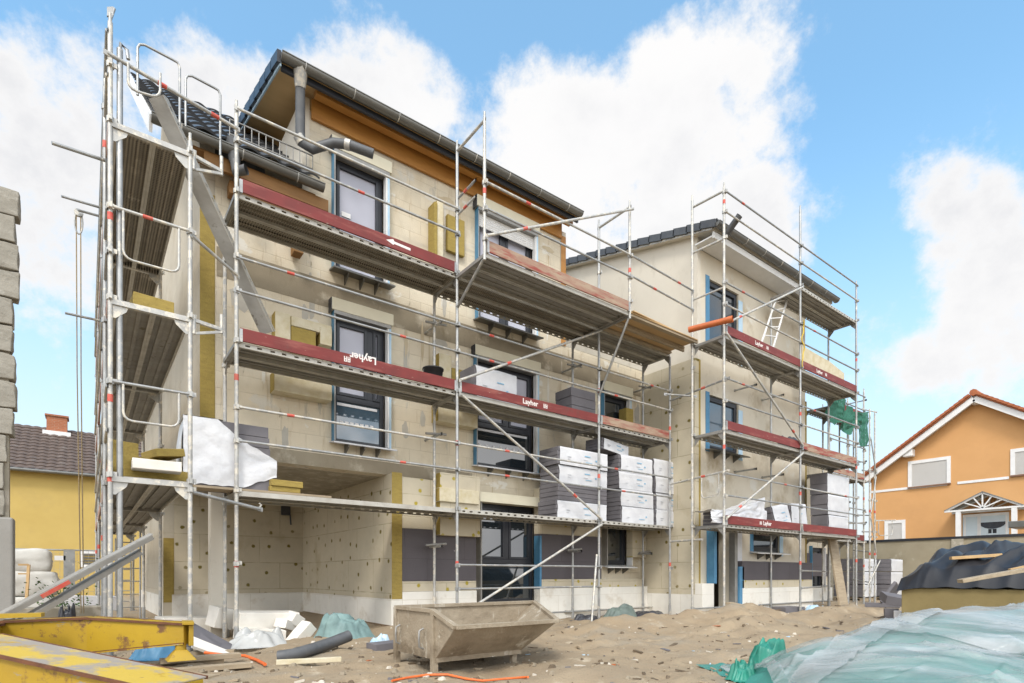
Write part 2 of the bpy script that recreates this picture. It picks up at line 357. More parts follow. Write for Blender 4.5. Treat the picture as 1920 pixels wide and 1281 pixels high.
def axis(lo, hi, a, b, n, far):
    near = [lo + (hi - lo) * i / n for i in range(n + 1)]
    out = []; s = (hi - lo) / n; x = lo
    while x > a: s *= 1.35; x -= s; out.insert(0, x)
    out2 = []; s = (hi - lo) / n; x = hi
    while x < b: s *= 1.35; x += s; out2.append(x)
    return out + near + out2
xs = axis(-2, 18, -300, 500, 230, 0); ys = axis(1.5, 11, -300, 500, 150, 0)
g = MB(); nx, ny = len(xs), len(ys)
vs = [(x, y, gz(x, y)) for y in ys for x in xs]
g.add(vs, [(j * nx + i, j * nx + i + 1, (j + 1) * nx + i + 1, (j + 1) * nx + i) for j in range(ny - 1) for i in range(nx - 1)], True)
tag(obj('ground', g, M['sand'], fix=False), 'sandy trampled soil of the building site with low mounds', kind='structure')
g = MB()
for i in range(2500):
    d = 4.6 + 8 * random.random() ** 1.5; l = (random.random() * 2.0 - 1.05) * d * .95
    p = FW * d + RT * l
    if p.y > 9: continue
    r = .006 + .042 * random.random() ** 5; q = [V((random.uniform(.6, 1.3), 0, random.uniform(-.2, .3))) for _ in range(5)]
    z = gz(p.x, p.y); a0 = random.random() * 6
    ring = [p + V((cos(a0 + k * 1.257) * r * q[k].x, sin(a0 + k * 1.257) * r * q[k].x * .8, z - .003)) for k in range(5)]
    top = [p + V((cos(a0 + k * 1.257) * r * q[k].x * .6, sin(a0 + k * 1.257) * r * q[k].x * .5, z + r * random.uniform(.4, .8))) for k in range(5)]
    g.add(ring + top, [(0, 1, 6, 5), (1, 2, 7, 6), (2, 3, 8, 7), (3, 4, 9, 8), (4, 0, 5, 9), (5, 6, 7, 8, 9)], mi=random.choice([0, 0, 0, 0, 1, 1, 1, 2]))
for i in range(420):      # offcuts, splinters and scraps of film
    d = 4.6 + 7.5 * random.random() ** 1.3; l = (random.random() * 2.0 - 1.02) * d * .9; p = FW * d + RT * l
    if p.y > 9: continue
    a0 = random.random() * 6.28; L = random.uniform(.02, .13) * (1.4 if random.random() < .15 else 1); w_ = L * random.uniform(.12, .5); tl = random.uniform(-.15, .25)
    g.obox((p.x, p.y, gz(p.x, p.y) + .006), V((cos(a0), sin(a0), tl)) * L / 2, V((-sin(a0), cos(a0), 0)) * w_ / 2, (0, 0, random.uniform(.003, .012)), mi=random.choice([3] * 10 + [4] * 5 + [2] * 4 + [1] * 14 + [5, 6]))
tag(obj('gravel_debris', g, [simple('stone', (.30, .25, .18), (.2, .16, .11), 9), simple('dark clod', (.16, .115, .07), (.1, .075, .05), 9), simple('plaster crumb', (.55, .50, .42), rough=.9), M['timber'], M['grey_eps'], M['paleblue'], M['pipe_or']]),
    'scattered stones, clods and plaster crumbs on the sand', 'debris', kind='stuff')

# ================================================================ building helpers
def wall_holes(mb, x0, x1, z0, z1, y, t, holes):
    X = sorted({x0, x1, *[h[0] for h in holes], *[h[1] for h in holes]}); Z = sorted({z0, z1, *[h[2] for h in holes], *[h[3] for h in holes]})
    X = [a for a in X if x0 <= a <= x1]; Z = [a for a in Z if z0 <= a <= z1]
    for i in range(len(X) - 1):
        for j in range(len(Z) - 1):
            cx, cz = (X[i] + X[i + 1]) / 2, (Z[j] + Z[j + 1]) / 2
            if any(h[0] < cx < h[1] and h[2] < cz < h[3] for h in holes): continue
            for yy in (y, y + t):
                mb.add([(X[i], yy, Z[j]), (X[i + 1], yy, Z[j]), (X[i + 1], yy, Z[j + 1]), (X[i], yy, Z[j + 1])], [(0, 1, 2, 3) if yy == y else (3, 2, 1, 0)])
    for (a, b, c, d) in list(holes) + [(x0, x1, z0, z1)]:
        c, d = max(c, z0), min(d, z1)
        mb.add([(a, y, c), (b, y, c), (b, y, d), (a, y, d), (a, y + t, c), (b, y + t, c), (b, y + t, d), (a, y + t, d)],
               [(0, 4, 5, 1), (1, 5, 6, 2), (2, 6, 7, 3), (3, 7, 4, 0)])
def rect(p0, p1, Y):
    """opening from two photo pixels (top-left, bottom-right measured along the left edge)"""
    a, b = at(*p0, Y=Y), at(*p1, Y=Y)
    return a, b
def window(par, x0, x1, z0, z1, y, box=0, trans=None, mull=None, sill='metal', glass='glass', upper=None, tape='lr', proud=.14, guide=True, shutter=0):
    fy = y + .05; w = .075
    f = MB()
    f.box(x0, x0 + w, fy, fy + .07, z0, z1); f.box(x1 - w, x1, fy, fy + .07, z0, z1)
    f.box(x0 + w, x1 - w, fy, fy + .07, z0, z0 + w); f.box(x0 + w, x1 - w, fy, fy + .07, z1 - w, z1)
    if trans: f.box(x0 + w, x1 - w, fy + .002, fy + .068, trans - .05, trans + .05)
    if mull:
        a = trans + .05 if trans else z0 + w
        f.box(mull - .055, mull + .055, fy + .004, fy + .066, a, z1 - w)
    win = obj('window', f, M['anthr'], par, bevel=.006)
    spans = []
    top0 = trans + .05 if trans else z0 + w
    if mull: spans += [(x0 + w, mull - .055, top0, z1 - w), (mull + .055, x1 - w, top0, z1 - w)]
    else: spans += [(x0 + w, x1 - w, top0, z1 - w)]
    if trans: spans.append((x0 + w, x1 - w, z0 + w, trans - .05))
    for i, (a, b, c, d) in enumerate(spans):
        s = MB()
        low = trans and i == len(spans) - 1
        if not low:      # opening sash
            k = .05
            s.box(a, a + k, fy - .012, fy + .05, c, d); s.box(b - k, b, fy - .012, fy + .05, c, d)
            s.box(a + k, b - k, fy - .012, fy + .05, c, c + k); s.box(a + k, b - k, fy - .012, fy + .05, d - k, d)
            obj('sash', s, M['anthr'], win, bevel=.005)
            a, b, c, d = a + k, b - k, c + k, d - k
        p = MB(); p.add([(a, fy + .03, c), (b, fy + .03, c), (b, fy + .03, d), (a, fy + .03, d)], [(0, 1, 2, 3)])
        obj('pane', p, M[(upper or glass) if not low else glass], win)
    if guide:
        for sx_, xx in (('l', x0 - .03), ('r', x1)):
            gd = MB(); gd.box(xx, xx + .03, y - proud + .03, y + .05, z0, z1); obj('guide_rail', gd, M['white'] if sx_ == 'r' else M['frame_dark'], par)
        for sx_, xx in (('l', x0 - .034), ('r', x1 + .031)):
            if sx_ in tape:
                t_ = MB(); t_.box(xx, xx + .004 + (.03 if sx_ == 'r' else 0), y - proud + .02, y - .002, z0 - .02, z1 + .05); obj('masking_tape', t_, M['blue'] if sx_ == 'l' else M['paleblue'], par)
    if box:
        b = MB(); b.box(x0 - .07, x1 + .10, y - proud, y - .004, z1 + .05, z1 + .05 + box); bx_ = obj('shutter_box', b, M['cream_box'], par, bevel=.006)
        b = MB(); b.box(x0 - .085, x0 - .072, y - proud + .005, y - .006, z1 + .02, z1 + .04 + box); obj('end_cap', b, M['anthr'], bx_)
        b = MB(); b.box(x0 - .03, x1 + .06, y - proud + .01, y + .03, z1 - .01, z1 + .048); obj('bottom_rail', b, M['frame_dark'], bx_)
    if shutter:
        b = MB()
        n = int(shutter / .045)
        for i in range(n):
            zz = z1 - (i + 1) * .045; b.prism([(x0 + .004, y - .03, zz), (x0 + .004, y - .042, zz + .022), (x0 + .004, y - .03, zz + .043)], (x1 - x0 - .008, 0, 0))
        obj('roller_shutter', b, M['white'], par)
    if sill:
        b = MB(); e = .12
        mat_ = {'metal': 'zinc', 'wrap': 'film', 'white': 'white'}[sill]
        b.prism([(x0 - e * .6, y + .04, z0 + .005), (x0 - e * .6, y + .04, z0 - .02), (x0 - e * .6, y - .24, z0 - .065), (x0 - e * .6, y - .24, z0 - .04)], (x1 - x0 + e * 1.6, 0, 0))
        sl_ = obj('sill', b, M[mat_], par)
        for k in (.2, .5, .8):
            xx = x0 + (x1 - x0) * k; b = MB()
            b.prism([(xx, y - .002, z0 - .03), (xx, y - .20, z0 - .06), (xx, y - .19, z0 - .10), (xx, y - .01, z0 - .20)], (.02, 0, 0)); obj('sill_bracket', b, M['zinc'], sl_)
    return win
def roof_tiles(mb, x0, x1, y0, z0, y1, z1, rows, per=.30, amp=.028, n=8):
    L = math.hypot(y1 - y0, z1 - z0); dy, dz = (y1 - y0) / L, (z1 - z0) / L; nrm = V((0, -dz, dy))
    nu = max(4, int((x1 - x0) / per * n)); rl = L / rows
    for r in range(rows):
        def fn(u, v, r=r):
            x = x0 + (x1 - x0) * u; s = rl * (r + v * 1.06)
            k = (x / per) % 1
            h = amp * (abs(sin(pi * k)) ** .7) + .035 * (1 - v)
            return V((x, y0 + dy * s, z0 + dz * s)) + nrm * h
        mb.grid(nu, 1, fn, True)
        # the thick front lip of the row
        a = [fn(i / nu, 0) for i in range(nu + 1)]; b = [p - nrm * .03 for p in a]
        mb.add(a + b, [(i, i + 1, nu + 2 + i, nu + 1 + i) for i in range(nu)])
def gutter(par, x0, x1, y, z, r=.075, mat_='zinc'):
    g = MB(); n = 10
    arc = [(y + r * cos(pi + pi * k / n), z + r * sin(pi + pi * k / n)) for k in range(n + 1)]
    prof = arc + [(y + (r - .006) * cos(2 * pi - pi * k / n), z + (r - .006) * sin(2 * pi - pi * k / n)) for k in range(n + 1)]
    m_ = len(prof)
    g.add([(x0, a, b) for a, b in prof] + [(x1, a, b) for a, b in prof], [(i, i + 1, m_ + i + 1, m_ + i) for i in range(m_ - 1)], True)
    g.add([(x0, a, b) for a, b in arc], [list(range(n + 1))]); g.add([(x1, a, b) for a, b in arc], [list(range(n + 1))])
    g.path([(x0, y - r, z), (x1, y - r, z)], .011, 6)
    o = obj('gutter', g, M[mat_], par)
    x = x0 + .35
    while x < x1:
        b = MB(); b.path([(x, y + (r + .004) * cos(pi + pi * k / 8), z + (r + .004) * sin(pi + pi * k / 8)) for k in range(9)], .009, 4); x += .78; obj('gutter_bracket', b, M['steel_pale'], o)
    return o

# ================================================================ the house in shell state (left, with dormer)
YF = 9.40
H = thing('unfinished_house', (5, YF, 0), 'large cream block house under construction with black tiled dormer and open carport', 'house')
XL, XR, XD0, XD1 = 1.54, 11.33, 2.93, 8.43
zb = at(620, 878, Y=YF).z          # underside of the carport beam
def op(px0, py0, px1, py1, Y=YF):
    a, b = at(px0, py0, Y=Y), at(px0, py1, Y=Y); return (a.x, at(px1, py0, Y=Y).x, b.z, a.z)
W1 = op(625, 292, 719, 507); W2 = op(893, 398, 998, 600)
M1 = op(625, 592, 722, 828); M2 = op(890, 674, 1000, 872); M3 = op(1128, 738, 1174, 800)
G1 = op(895, 942, 1002, 1132); G2 = op(1130, 980, 1175, 1060)
zs = W1[2] - .002
lower = MB(); wall_holes(lower, XL, XR, zb, zs, YF, .3, [M1, M2, M3])
wall_holes(lower, XD0, XD1, zs, 8.56, YF, .3, [W1, W2]); wall_holes(lower, XL, XD0, zs, 7.02, YF, .3, [])
wall_holes(lower, 4.49, XR, -.4, zb, YF, .3, [G1, G2])
obj('front_wall', lower, M['block'], H, fix=False)
b = MB(); b.box(XD1, XR, YF, 14, zs, zs + .02); obj('flat_roof', b, M['concrete'], H)
# smears of filler and adhesive left on the blocks
random.seed(21); b = MB()
for i in range(150):
    x, z = random.uniform(XL + .3, XR - .3), random.uniform(zb + .3, 8.3)
    w_, h_ = random.choice([(.05, .22), (.14, .10), (.22, .16), (.09, .35), (.03, .5), (.3, .08)]); w_ *= random.uniform(.5, 1.3); h_ *= random.uniform(.5, 1.2)
    if z > zs and not (XD0 + .3 < x < XD1 - .2): continue
    if any(h[0] - .2 - w_ < x < h[1] + .25 + w_ and h[2] - .25 - h_ < z < h[3] + .4 + h_ for h in (W1, W2, M1, M2, M3)): continue
    k = 14; pl = []
    for j in range(k):
        a = 2 * pi * j / k; r = 1 + .45 * N.noise(V((cos(a) * 1.6 + i, sin(a) * 1.6, i * .7))) + random.uniform(-.12, .12); pl.append(V((x + w_ * r * cos(a), YF - .0025 - i * .00002, z + h_ * r * sin(a))))
    c0 = V((x, YF - .0045 - i * .00002, z)); b.add([c0] + pl, [(0, 1 + j, 1 + (j + 1) % k) for j in range(k)], True, mi=random.choice([0, 0, 1, 2]))
obj('filler_pattern', b, [simple('grey filler', (.46, .43, .37), (.38, .35, .30), 5, rough=.95, bs=.3), simple('pale filler', (.66, .62, .54), (.58, .53, .44), 5, rough=.95, bs=.3), simple('brown drip', (.47, .38, .25), (.54, .46, .33), 4, rough=.95)], H)
# concrete ring beams left bare
b = MB()
for z0_, z1_, xa, xb in ((5.42, 5.86, XL + .02, XR), (zb, zb + .22, XL + .01, 6.1)):
    b.box(xa, xb, YF - .006, YF - .002, z0_, z1_)
obj('ring_beam', b, simple('bare ring beam', (.31, .265, .19), (.22, .18, .125), 1.3, .3, .7, .9, bs=.25, layers=(((.52, .46, .36), 2.2, .56, .72, (1, 1, 1)), ((.20, .16, .10), 3, .58, .72, (1.5, 1, .5)))), H)
# dormer cheek, plank on its corner, soffits
b = MB(); b.prism([(XD0 + .001, YF + .3, 6.5), (XD0 + .001, YF + .3, 8.6), (XD0 + .001, YF + .3, 8.62), (XD0 + .001, 12.3, 9.35), (XD0 + .001, 12.3, 6.5)], (.2, 0, 0)); obj('dormer_cheek', b, M['render'], H)
b = MB(); b.box(XD0 - .12, XD0 - .002, YF - .01, 12, 6.9, 8.75); obj('cheek_insulation', b, M['render'], H); b = MB(); b.box(XD1 + .002, XD1 + .15, YF - .02, 12, zs, 8.6); 
obj('cheek_insulation', b, M['render'], H)
b = MB(); b.box(XD1 + .004, XD1 + .148, YF - .026, YF - .021, zs, 8.5); obj('insulation_edge', b, M['timber_or'], H)
SL = .26
def dz_(y): return 8.80 + SL * (y - 8.9)
d0, d1 = 2.35, 8.56
def tz(y): return 8.765 + SL * (y - 8.9)
b = MB(); b.prism([(d0, 8.95, dz_(8.95) - .02), (d0, 12.1, dz_(12.1) - .02), (d0, 12.1, dz_(12.1) - .10), (d0, 8.95, dz_(8.95) - .10)], (d1 - d0, 0, 0))
obj('dormer_roof_deck', b, M['soffit'], H)
b = MB(); roof_tiles(b, d0 - .03, d1, 8.90, 8.775, 12.1, tz(12.1) + .02, 9, amp=.022); obj('dormer_roof', b, M['tile'], H)
b = MB()
for r in range(9):
    y = 8.88 + r * .36; b.obox((d0 - .035, y + .18, dz_(y + .18) - .045), (.03, 0, 0), (0, .19, .19 * SL + .012), (0, -.01, .085))
obj('verge_tile', b, M['anthr'], H)
b = MB(); b.obox((d0 - .008, 10.5, dz_(10.5) - .13), (.012, 0, 0), (0, 1.6, 1.6 * SL), (0, 0, .05)); obj('verge_trim', b, M['paleblue'], H)
b = MB(); b.box(XD0 + .02, d1 - .02, YF - .30, YF - .16, dz_(9.1) - .20, dz_(9.1) - .09); b.box(XD0 + .02, XD1, YF - .06, YF - .008, 8.42, 8.74); obj('eaves_beam', b, M['timber_or'], H, bevel=.004)
b = MB(); b.box(d0 + .02, d1, 8.955, 9.0, 8.62, 8.80); obj('fascia', b, M['anthr'], H)
gutter(H, d0 - .01, d1, 8.87, 8.77, .085)
# downpipe of the dormer with its two bends, ends open over the scaffold
pts = [at(563, 128, Y=8.93), at(563, 150, Y=9.0), at(563, 250, Y=9.05), at(566, 268, Y=9.05), at(585, 280, Y=9.0), at(625, 268, Y=8.9), at(652, 271, Y=8.8), at(700, 289, Y=8.66)]
b = MB(); b.path(pts, .072, 12, cap=False); b.path([pts[-1] + (pts[-1] - pts[-2]) * 0, pts[-2]], .062, 12, cap=False)
dp = obj('downpipe', b, M['pipe_grey'], H)
b = MB(); b.path([at(563, 122, Y=8.9), at(563, 165, Y=9.0)], .12, 10, r2=.078); obj('pipe_collar', b, M['steel_pale'], dp); b = MB(); b.tube(at(559, 255, Y=9.05), at(566, 268, Y=9.05), .082, 10); obj('pipe_collar', b, M['steel_pale'], dp); b = MB(); b.tube(at(647, 270, Y=8.82), at(657, 273, Y=8.78), .082, 10)
obj('pipe_collar', b, M['steel_pale'], dp)
# main roof, left of the dormer
e0, e1 = .72, XD0 + .4
b = MB(); roof_tiles(b, e0, XD0 + .02, 9.0, 7.17, 14.2, 11.35, 13, amp=.06); roof_tiles(b, XD0 + .02, XD1, 11.9, 9.50, 14.2, 11.35, 6, amp=.06); mr_ = obj('main_roof', b, M['tile'], H)
b = MB(); roof_tiles(b, 1.36, XD1, 20.6, 6.2, 14.2, 11.35, 13, amp=.04); obj('rear_roof', b, M['tile'], H)
b = MB(); b.obox((e0 - .02, 11.6, 9.16), (.02, 0, 0), (0, 2.6, 2.13), (0, -.05, .09)); obj('verge_board', b, M['white'], H)
b = MB(); b.obox((1.04, 12.0, 9.43), (.28, 0, 0), (0, 2.2, 1.80), (0, -.02, .03)); obj('verge_soffit', b, M['white'], H)
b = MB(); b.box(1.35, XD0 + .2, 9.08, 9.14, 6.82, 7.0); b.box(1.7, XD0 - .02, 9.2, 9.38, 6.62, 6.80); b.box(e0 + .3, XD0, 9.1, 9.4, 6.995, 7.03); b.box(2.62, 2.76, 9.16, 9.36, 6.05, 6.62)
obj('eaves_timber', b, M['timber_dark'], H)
gutter(H, .70, 3.02, 8.98, 7.12, .085)
b = MB(); b.tube(at(437, 262, Y=8.98), at(440, 305, Y=9.0), .10, 10, r2=.075); b.path([at(440, 300, Y=9.0), at(443, 322, Y=8.95), at(462, 318, Y=8.85)], .07, 12, cap=False)
obj('downpipe_stub', b, M['pipe_grey'], H)
b = MB()   # snow guard above the eave
p0, p1 = V((1.72, 9.3, 7.55)), V((2.95, 9.3, 7.55))
for dz in (0, .22): b.tube(p0 + V((0, 0, dz)), p1 + V((0, 0, dz)), .012, 6)
for i in range(13): b.tube(p0.lerp(p1, i / 12) - V((0, 0, .05)), p0.lerp(p1, i / 12) + V((0, 0, .22)), .008, 5)
obj('snow_guard', b, M['frame_dark'], H)
# gable side: thick insulation whose raw yellow edge faces the street
gp = [(YF, zb - .02), (YF, 7.35), (14.2, 11.2), (20.2, 6.3), (20.2, -.3), (14.3, -.3), (14.3, zb - .02)]
b = MB(); b.prism([(1.337, y, z) for y, z in gp], (.2, 0, 0)); obj('gable_wall', b, M['ins_gable'], H)
b = MB(); b.box(1.339, 1.536, YF - .006, YF - .001, 3.0, 6.6); obj('wool_edge', b, M['wool'], H); b = MB(); b.box(1.339, 1.536, 14.294, 14.299, .35, 1.75); obj('wool_edge', b, M['wool'], H)
b = MB(); b.box(1.54, 1.60, 9.7, 14.2, 3, 7.2); obj('gable_core', b, M['block'], H)
b = MB(); b.box(1.32, 1.336, 14.29, 20.1, -.2, .5); obj('gable_plinth', b, M['plinth_y'], H)
# carport: ceiling slab, back wall, right side wall, column
b = MB(); b.box(XL, 4.3, YF + .301, 14.5, zb, zb + .2); obj('carport_ceiling', b, M['concrete'], H)
b = MB(); b.box(1.54, 4.5, 14.3, 14.5, .52, zb); obj('carport_back_wall', b, M['ins'], H)
b = MB(); b.box(1.50, 4.5, 14.28, 14.48, -.3, .518); obj('carport_back_plinth', b, M['plinth'], H)
XS = 4.29
b = MB(); b.box(XS, 4.488, 9.2, 14.3, .52, zb - .002); obj('carport_side_wall', b, M['ins_y'], H)
b = MB(); b.box(XS - .012, 4.488, 9.19, 14.28, .06, .518); obj('carport_side_plinth', b, M['plinth_y'], H)
b = MB(); b.box(XS + .01, 4.488, 9.21, 14.28, -.3, .058); obj('carport_side_base', b, M['brown_base'], H)
b = MB(); b.box(XS + .002, 4.486, 9.192, 9.198, .52, zb + .02); obj('carport_wool_edge', b, M['wool'], H)
ca, cb = at(394, 1000, Y=9.45).x, at(424, 1000, Y=9.45).x
b = MB(); b.box(ca, cb, 9.42, 9.42 + cb - ca, -.3, zb); obj('carport_column', b, M['render'], H, bevel=.01)
b = MB(); p = at(535, 957, X=None, Y=14.28); b.box(p.x - .1, p.x + .1, 14.2, 14.298, p.z - .12, p.z + .12); b.tube(p + V((.1, -.04, -.1)), p + V((.12, -.04, -.35)), .02, 6); obj('junction_box', b, M['black_pl'], H)
# insulation already fixed to the ground floor
YI = 9.2
def zat(px, py, Y=YI): return at(px, py, Y=Y).z
x_a, x_b, x_c, x_d = 4.49, at(893, 1000, Y=YI).x, at(1012, 1000, Y=YI).x, at(1128, 1000, Y=YI).x
z_t, z_g1, z_g0, z_r = zat(745, 893), zat(745, 990), zat(745, 1090), zat(745, 1110)
x_e = at(818, 950, Y=YI).x
def slab(name, x0, x1, z0, z1, m, y0=YI, y1=YF - .004, par=H, bev=.006):
    q = MB(); q.box(x0, x1, y0, y1, z0, z1); return obj(name, q, M[m], par, bevel=bev)
slab('insulation_panel', x_a, x_e, z_g1 + .003, z_t, 'ins_row', YI + .01)
slab('insulation_panel', x_e + .003, x_b, z_g1 - .10, z_t + .14, 'ins_row', YI - .14, YI + .05)
q = MB(); q.box(x_e - .001, x_e + .002, YI - .138, YI - .001, z_g1 - .09, z_t + .13); obj('panel_wool_edge', q, M['wool'], H)
slab('grey_panel', x_a, x_b, z_g0, z_g1, 'grey_band')
slab('dotted_board_row', x_a, x_b, z_r, z_g0 - .003, 'ins_row')
slab('plinth', x_a, x_b, -.3, z_r - .003, 'plinth', YI - .02)
x_f = at(1080, 1000, Y=YI).x; x_g = at(1200, 1000, Y=YI).x
slab('grey_panel', x_c, x_d, z_g0 + .02, z_g1 + .04, 'grey_band')
slab('dotted_board_row', x_c, x_g + .15, z_r + .02, z_g0 + .017, 'ins_row')
slab('plinth', x_c, XR - .2, -.3, z_r + .017, 'plinth', YI - .02)
slab('insulation_panel', at(1186, 1000, Y=YI).x, at(1212, 1000, Y=YI).x, zat(1190, 1045), zat(1190, 985), 'ins_row')
slab('insulation_panel', x_c, at(1128, 1000, Y=YI).x, z_g1 + .043, z_t + .1, 'ins_row', YI + .02)
q = MB(); q.box(x_b, x_c, YI - .05, YI + .15, zat(895, 940), zat(895, 922)); obj('lintel_board', q, M['cream_box'], H)
# loose looking boards beside the windows: coated faces with yellow cores
BO = [0]
def board(px0, py0, px1, py1, y0=YF - .2, m='wool_old'):
    a, c = at(px0, py0, Y=y0), at(px0, py1, Y=y0); x1 = at(px1, py0, Y=y0).x
    BO[0] += .004; y0 -= BO[0]; q = MB(); q.box(a.x, x1, y0, YF - .004, c.z, a.z); o = obj('insulation_board', q, M[m], H, bevel=.01)
    q = MB(); q.box(a.x - .004, a.x - .001, y0 + .006, YF - .01, c.z + .01, a.z - .01); obj('wool_edge', q, M['wool'], o)
    return o
board(516, 582, 545, 632); board(546, 592, 622, 610); board(546, 611, 592, 650, m='wool'); board(600, 612, 622, 645)
board(514, 694, 622, 732, YF - .24); board(818, 376, 830, 480); board(838, 402, 870, 470, YF - .05, 'wool')
board(822, 662, 845, 716); board(846, 690, 890, 716, m='wool'); board(820, 756, 894, 790, YF - .22)
board(1172, 765, 1185, 812, m='wool'); board(822, 914, 896, 940, YI - .15)
board(812, 380, 818, 478, YF - .19, 'wool')
# windows
window(H, *W1, YF, box=.20, glass='glass_pale', upper='glass_pale', sill='metal')
window(H, *W2, YF, box=.22, mull=(W2[0] + W2[1]) / 2, glass='glass_pale', upper='glass_pale', sill='metal', shutter=.30)
t1 = at(625, 742, Y=YF).z; t2 = at(890, 792, Y=YF).z
window(H, *M1, YF, box=.20, trans=t1, mull=M1[0] + .72 * (M1[1] - M1[0]), glass='glass_blue', upper='glass_pale', sill='wrap')
window(H, *M2, YF, box=.20, trans=t2, mull=M2[0] + .55 * (M2[1] - M2[0]), glass='glass', upper='glass_pale', sill='wrap')
window(H, *M3, YF, box=.22, glass='glass', sill='metal')
t3 = at(895, 1052, Y=YF).z
window(H, *G1, YF, trans=t3, mull=(G1[0] + G1[1]) / 2 + .03, sill=None, proud=.2, tape='')
window(H, *G2, YF, sill='white', proud=.2, tape='')
q = MB(); q.box(G1[1] + .035, x_c - .002, YI - .002, YI + .19, z_r, z_g1); obj('masking_tape', q, M['blue'], H)
for Wn in (M1, M2):        # punched protective strip and white bar seen in the panes
    q = MB(); zz = t1 if Wn is M1 else t2
    for i in range(7):
        xx = Wn[0] + .14 + i * (Wn[1] - Wn[0] - .3) / 7; q.box(xx, xx + .06, YF + .072, YF + .078, zz - .42, zz - .38)
    q.box(Wn[0] + .09, Wn[1] - .12, YF + .072, YF + .078, zz - .12, zz - .075)
    obj('protective_strip', q, M['film'], H)
q = MB(); a = at(640, 396, Y=YF + .07); q.box(a.x, a.x + .16, YF + .06, YF + .064, a.z - .08, a.z); obj('pane_sticker', q, M['white'], H)

# ================================================================ right hand house wing, standing forward
YW = 7.80; XW1 = 16.3
Wg = thing('unfinished_house', (13.8, YW, 0), 'cream house wing under construction standing forward, with low dark roof and open doorway', 'house')
WT = op(1325, 520, 1385, 655, YW); WM = op(1325, 738, 1385, 842, YW); WD = op(1327, 985, 1368, 1150, YW); WL = op(1408, 975, 1462, 1034, YW)
WD = (WD[0], WD[1], .02, WD[3])
w = MB(); wall_holes(w, XR, XW1, -.3, 8.45, YW, .3, [WT, WM, WD, WL]); obj('front_wall', w, simple('pale cream wall', (.62, .56, .455), (.56, .50, .395), .9, .35, .7, .9, bs=.15, layers=(((.36, .29, .19), 1.6, .52, .72, (1, 1, .8)), ((.62, .59, .52), 2, .58, .66))), Wg, fix=False)
def wz(y): return 8.72 + SL * (y - 7.25)
w = MB(); w.prism([(XR, YW + .001, zs - .15), (XR, YW + .001, wz(YW) - .12), (XR, 16, wz(16) - .12), (XR, 16, zs - .15)], (-.12, 0, 0)); obj('side_wall', w, M['render'], Wg)
w = MB(); w.prism([(XR, YW + .004, .5), (XR, YW + .004, zs - .15), (XR, YF + .3, zs - .15), (XR, YF + .3, .5)], (-.2, 0, 0)); obj('side_insulation', w, M['ins_y'], Wg)
w = MB(); w.prism([(XR, YW - .01, -.1), (XR, YW - .01, .498), (XR, YF - .2, .498), (XR, YF - .2, -.1)], (-.22, 0, 0)); obj('side_plinth', w, M['plinth_y'], Wg)
w = MB(); w.box(XR - .06, XR - .005, YW - .006, YW + .002, .5, zs - .16); obj('wool_edge', w, M['wool'], Wg)
x0_ = WD[0]
slab('door_side_plinth', XR - .22, x0_ - .05, -.3, .75, 'plinth', YW - .2, YW - .004, Wg)
q_l = at(1392, 1050, Y=YW - .2).x
slab('grey_panel', q_l, XW1, at(1392, 1088, Y=YW - .2).z, at(1392, 1052, Y=YW - .2).z, 'grey_band', YW - .2, YW - .004, Wg)
slab('dotted_board_row', q_l, XW1, at(1392, 1103, Y=YW - .2).z, at(1392, 1088, Y=YW - .2).z - .003, 'ins_row', YW - .2, YW - .004, Wg)
slab('plinth', q_l, XW1, -.3, at(1392, 1103, Y=YW - .2).z - .003, 'plinth', YW - .22, YW - .004, Wg)
q = MB(); q.box(XW1 + .001, XW1 + .06, YW - .015, YW + 1, .5, zs - .2); obj('wool_edge', q, M['wool'], Wg)
window(Wg, *WT, YW, glass='glass', tape='', sill=None, mull=None, guide=False); window(Wg, *WM, YW, glass='glass_blue', tape='', sill='metal', guide=False)
window(Wg, *WL, YW, glass='glass', tape='', sill='white', guide=False)
for (a, b_, c, d) in (WT, WM, WL):
    q = MB(); q.box(a - .05, a + .10, YW - .012, YW - .003, c - .05, d + .05); obj('masking_tape', q, M['blue'], Wg)
    q = MB(); q.box(b_ - .02, b_ + .16, YW - .012, YW - .003, c - .1, d - .15); obj('masking_tape', q, M['paleblue'], Wg)
q = MB(); q.box(WD[0] - .05, WD[0] + .06, YW - .2, YW - .003, .75, WD[3]); obj('masking_tape', q, M['blue'], Wg); q = MB(); q.box(WD[1] + .10, WD[1] + .30, YW - .2, YW - .003, -.02, 1.15); obj('masking_tape', q, M['blue'], Wg)
q = MB(); q.box(WD[1] - .03, WD[1] + .09, YW - .16, YW - .004, 0, WD[3]); obj('door_frame', q, M['frame_dark'], Wg)
q = MB(); q.box(WD[1] + .10, WD[1] + .5, YW - .03, YW - .012, 1.15, WD[3] + .05); obj('protective_film', q, M['film'], Wg)
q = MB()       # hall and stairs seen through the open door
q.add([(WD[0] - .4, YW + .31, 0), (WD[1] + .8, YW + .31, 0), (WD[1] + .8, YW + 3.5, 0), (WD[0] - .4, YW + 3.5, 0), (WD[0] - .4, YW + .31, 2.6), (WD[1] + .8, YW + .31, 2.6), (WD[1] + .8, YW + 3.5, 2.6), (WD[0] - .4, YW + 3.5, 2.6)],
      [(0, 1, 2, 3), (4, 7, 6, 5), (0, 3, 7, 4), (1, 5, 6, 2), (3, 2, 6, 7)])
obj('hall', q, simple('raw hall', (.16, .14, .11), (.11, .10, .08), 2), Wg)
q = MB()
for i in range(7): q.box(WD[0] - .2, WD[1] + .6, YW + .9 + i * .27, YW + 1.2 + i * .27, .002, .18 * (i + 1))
obj('stair', q, M['concrete'], Wg)
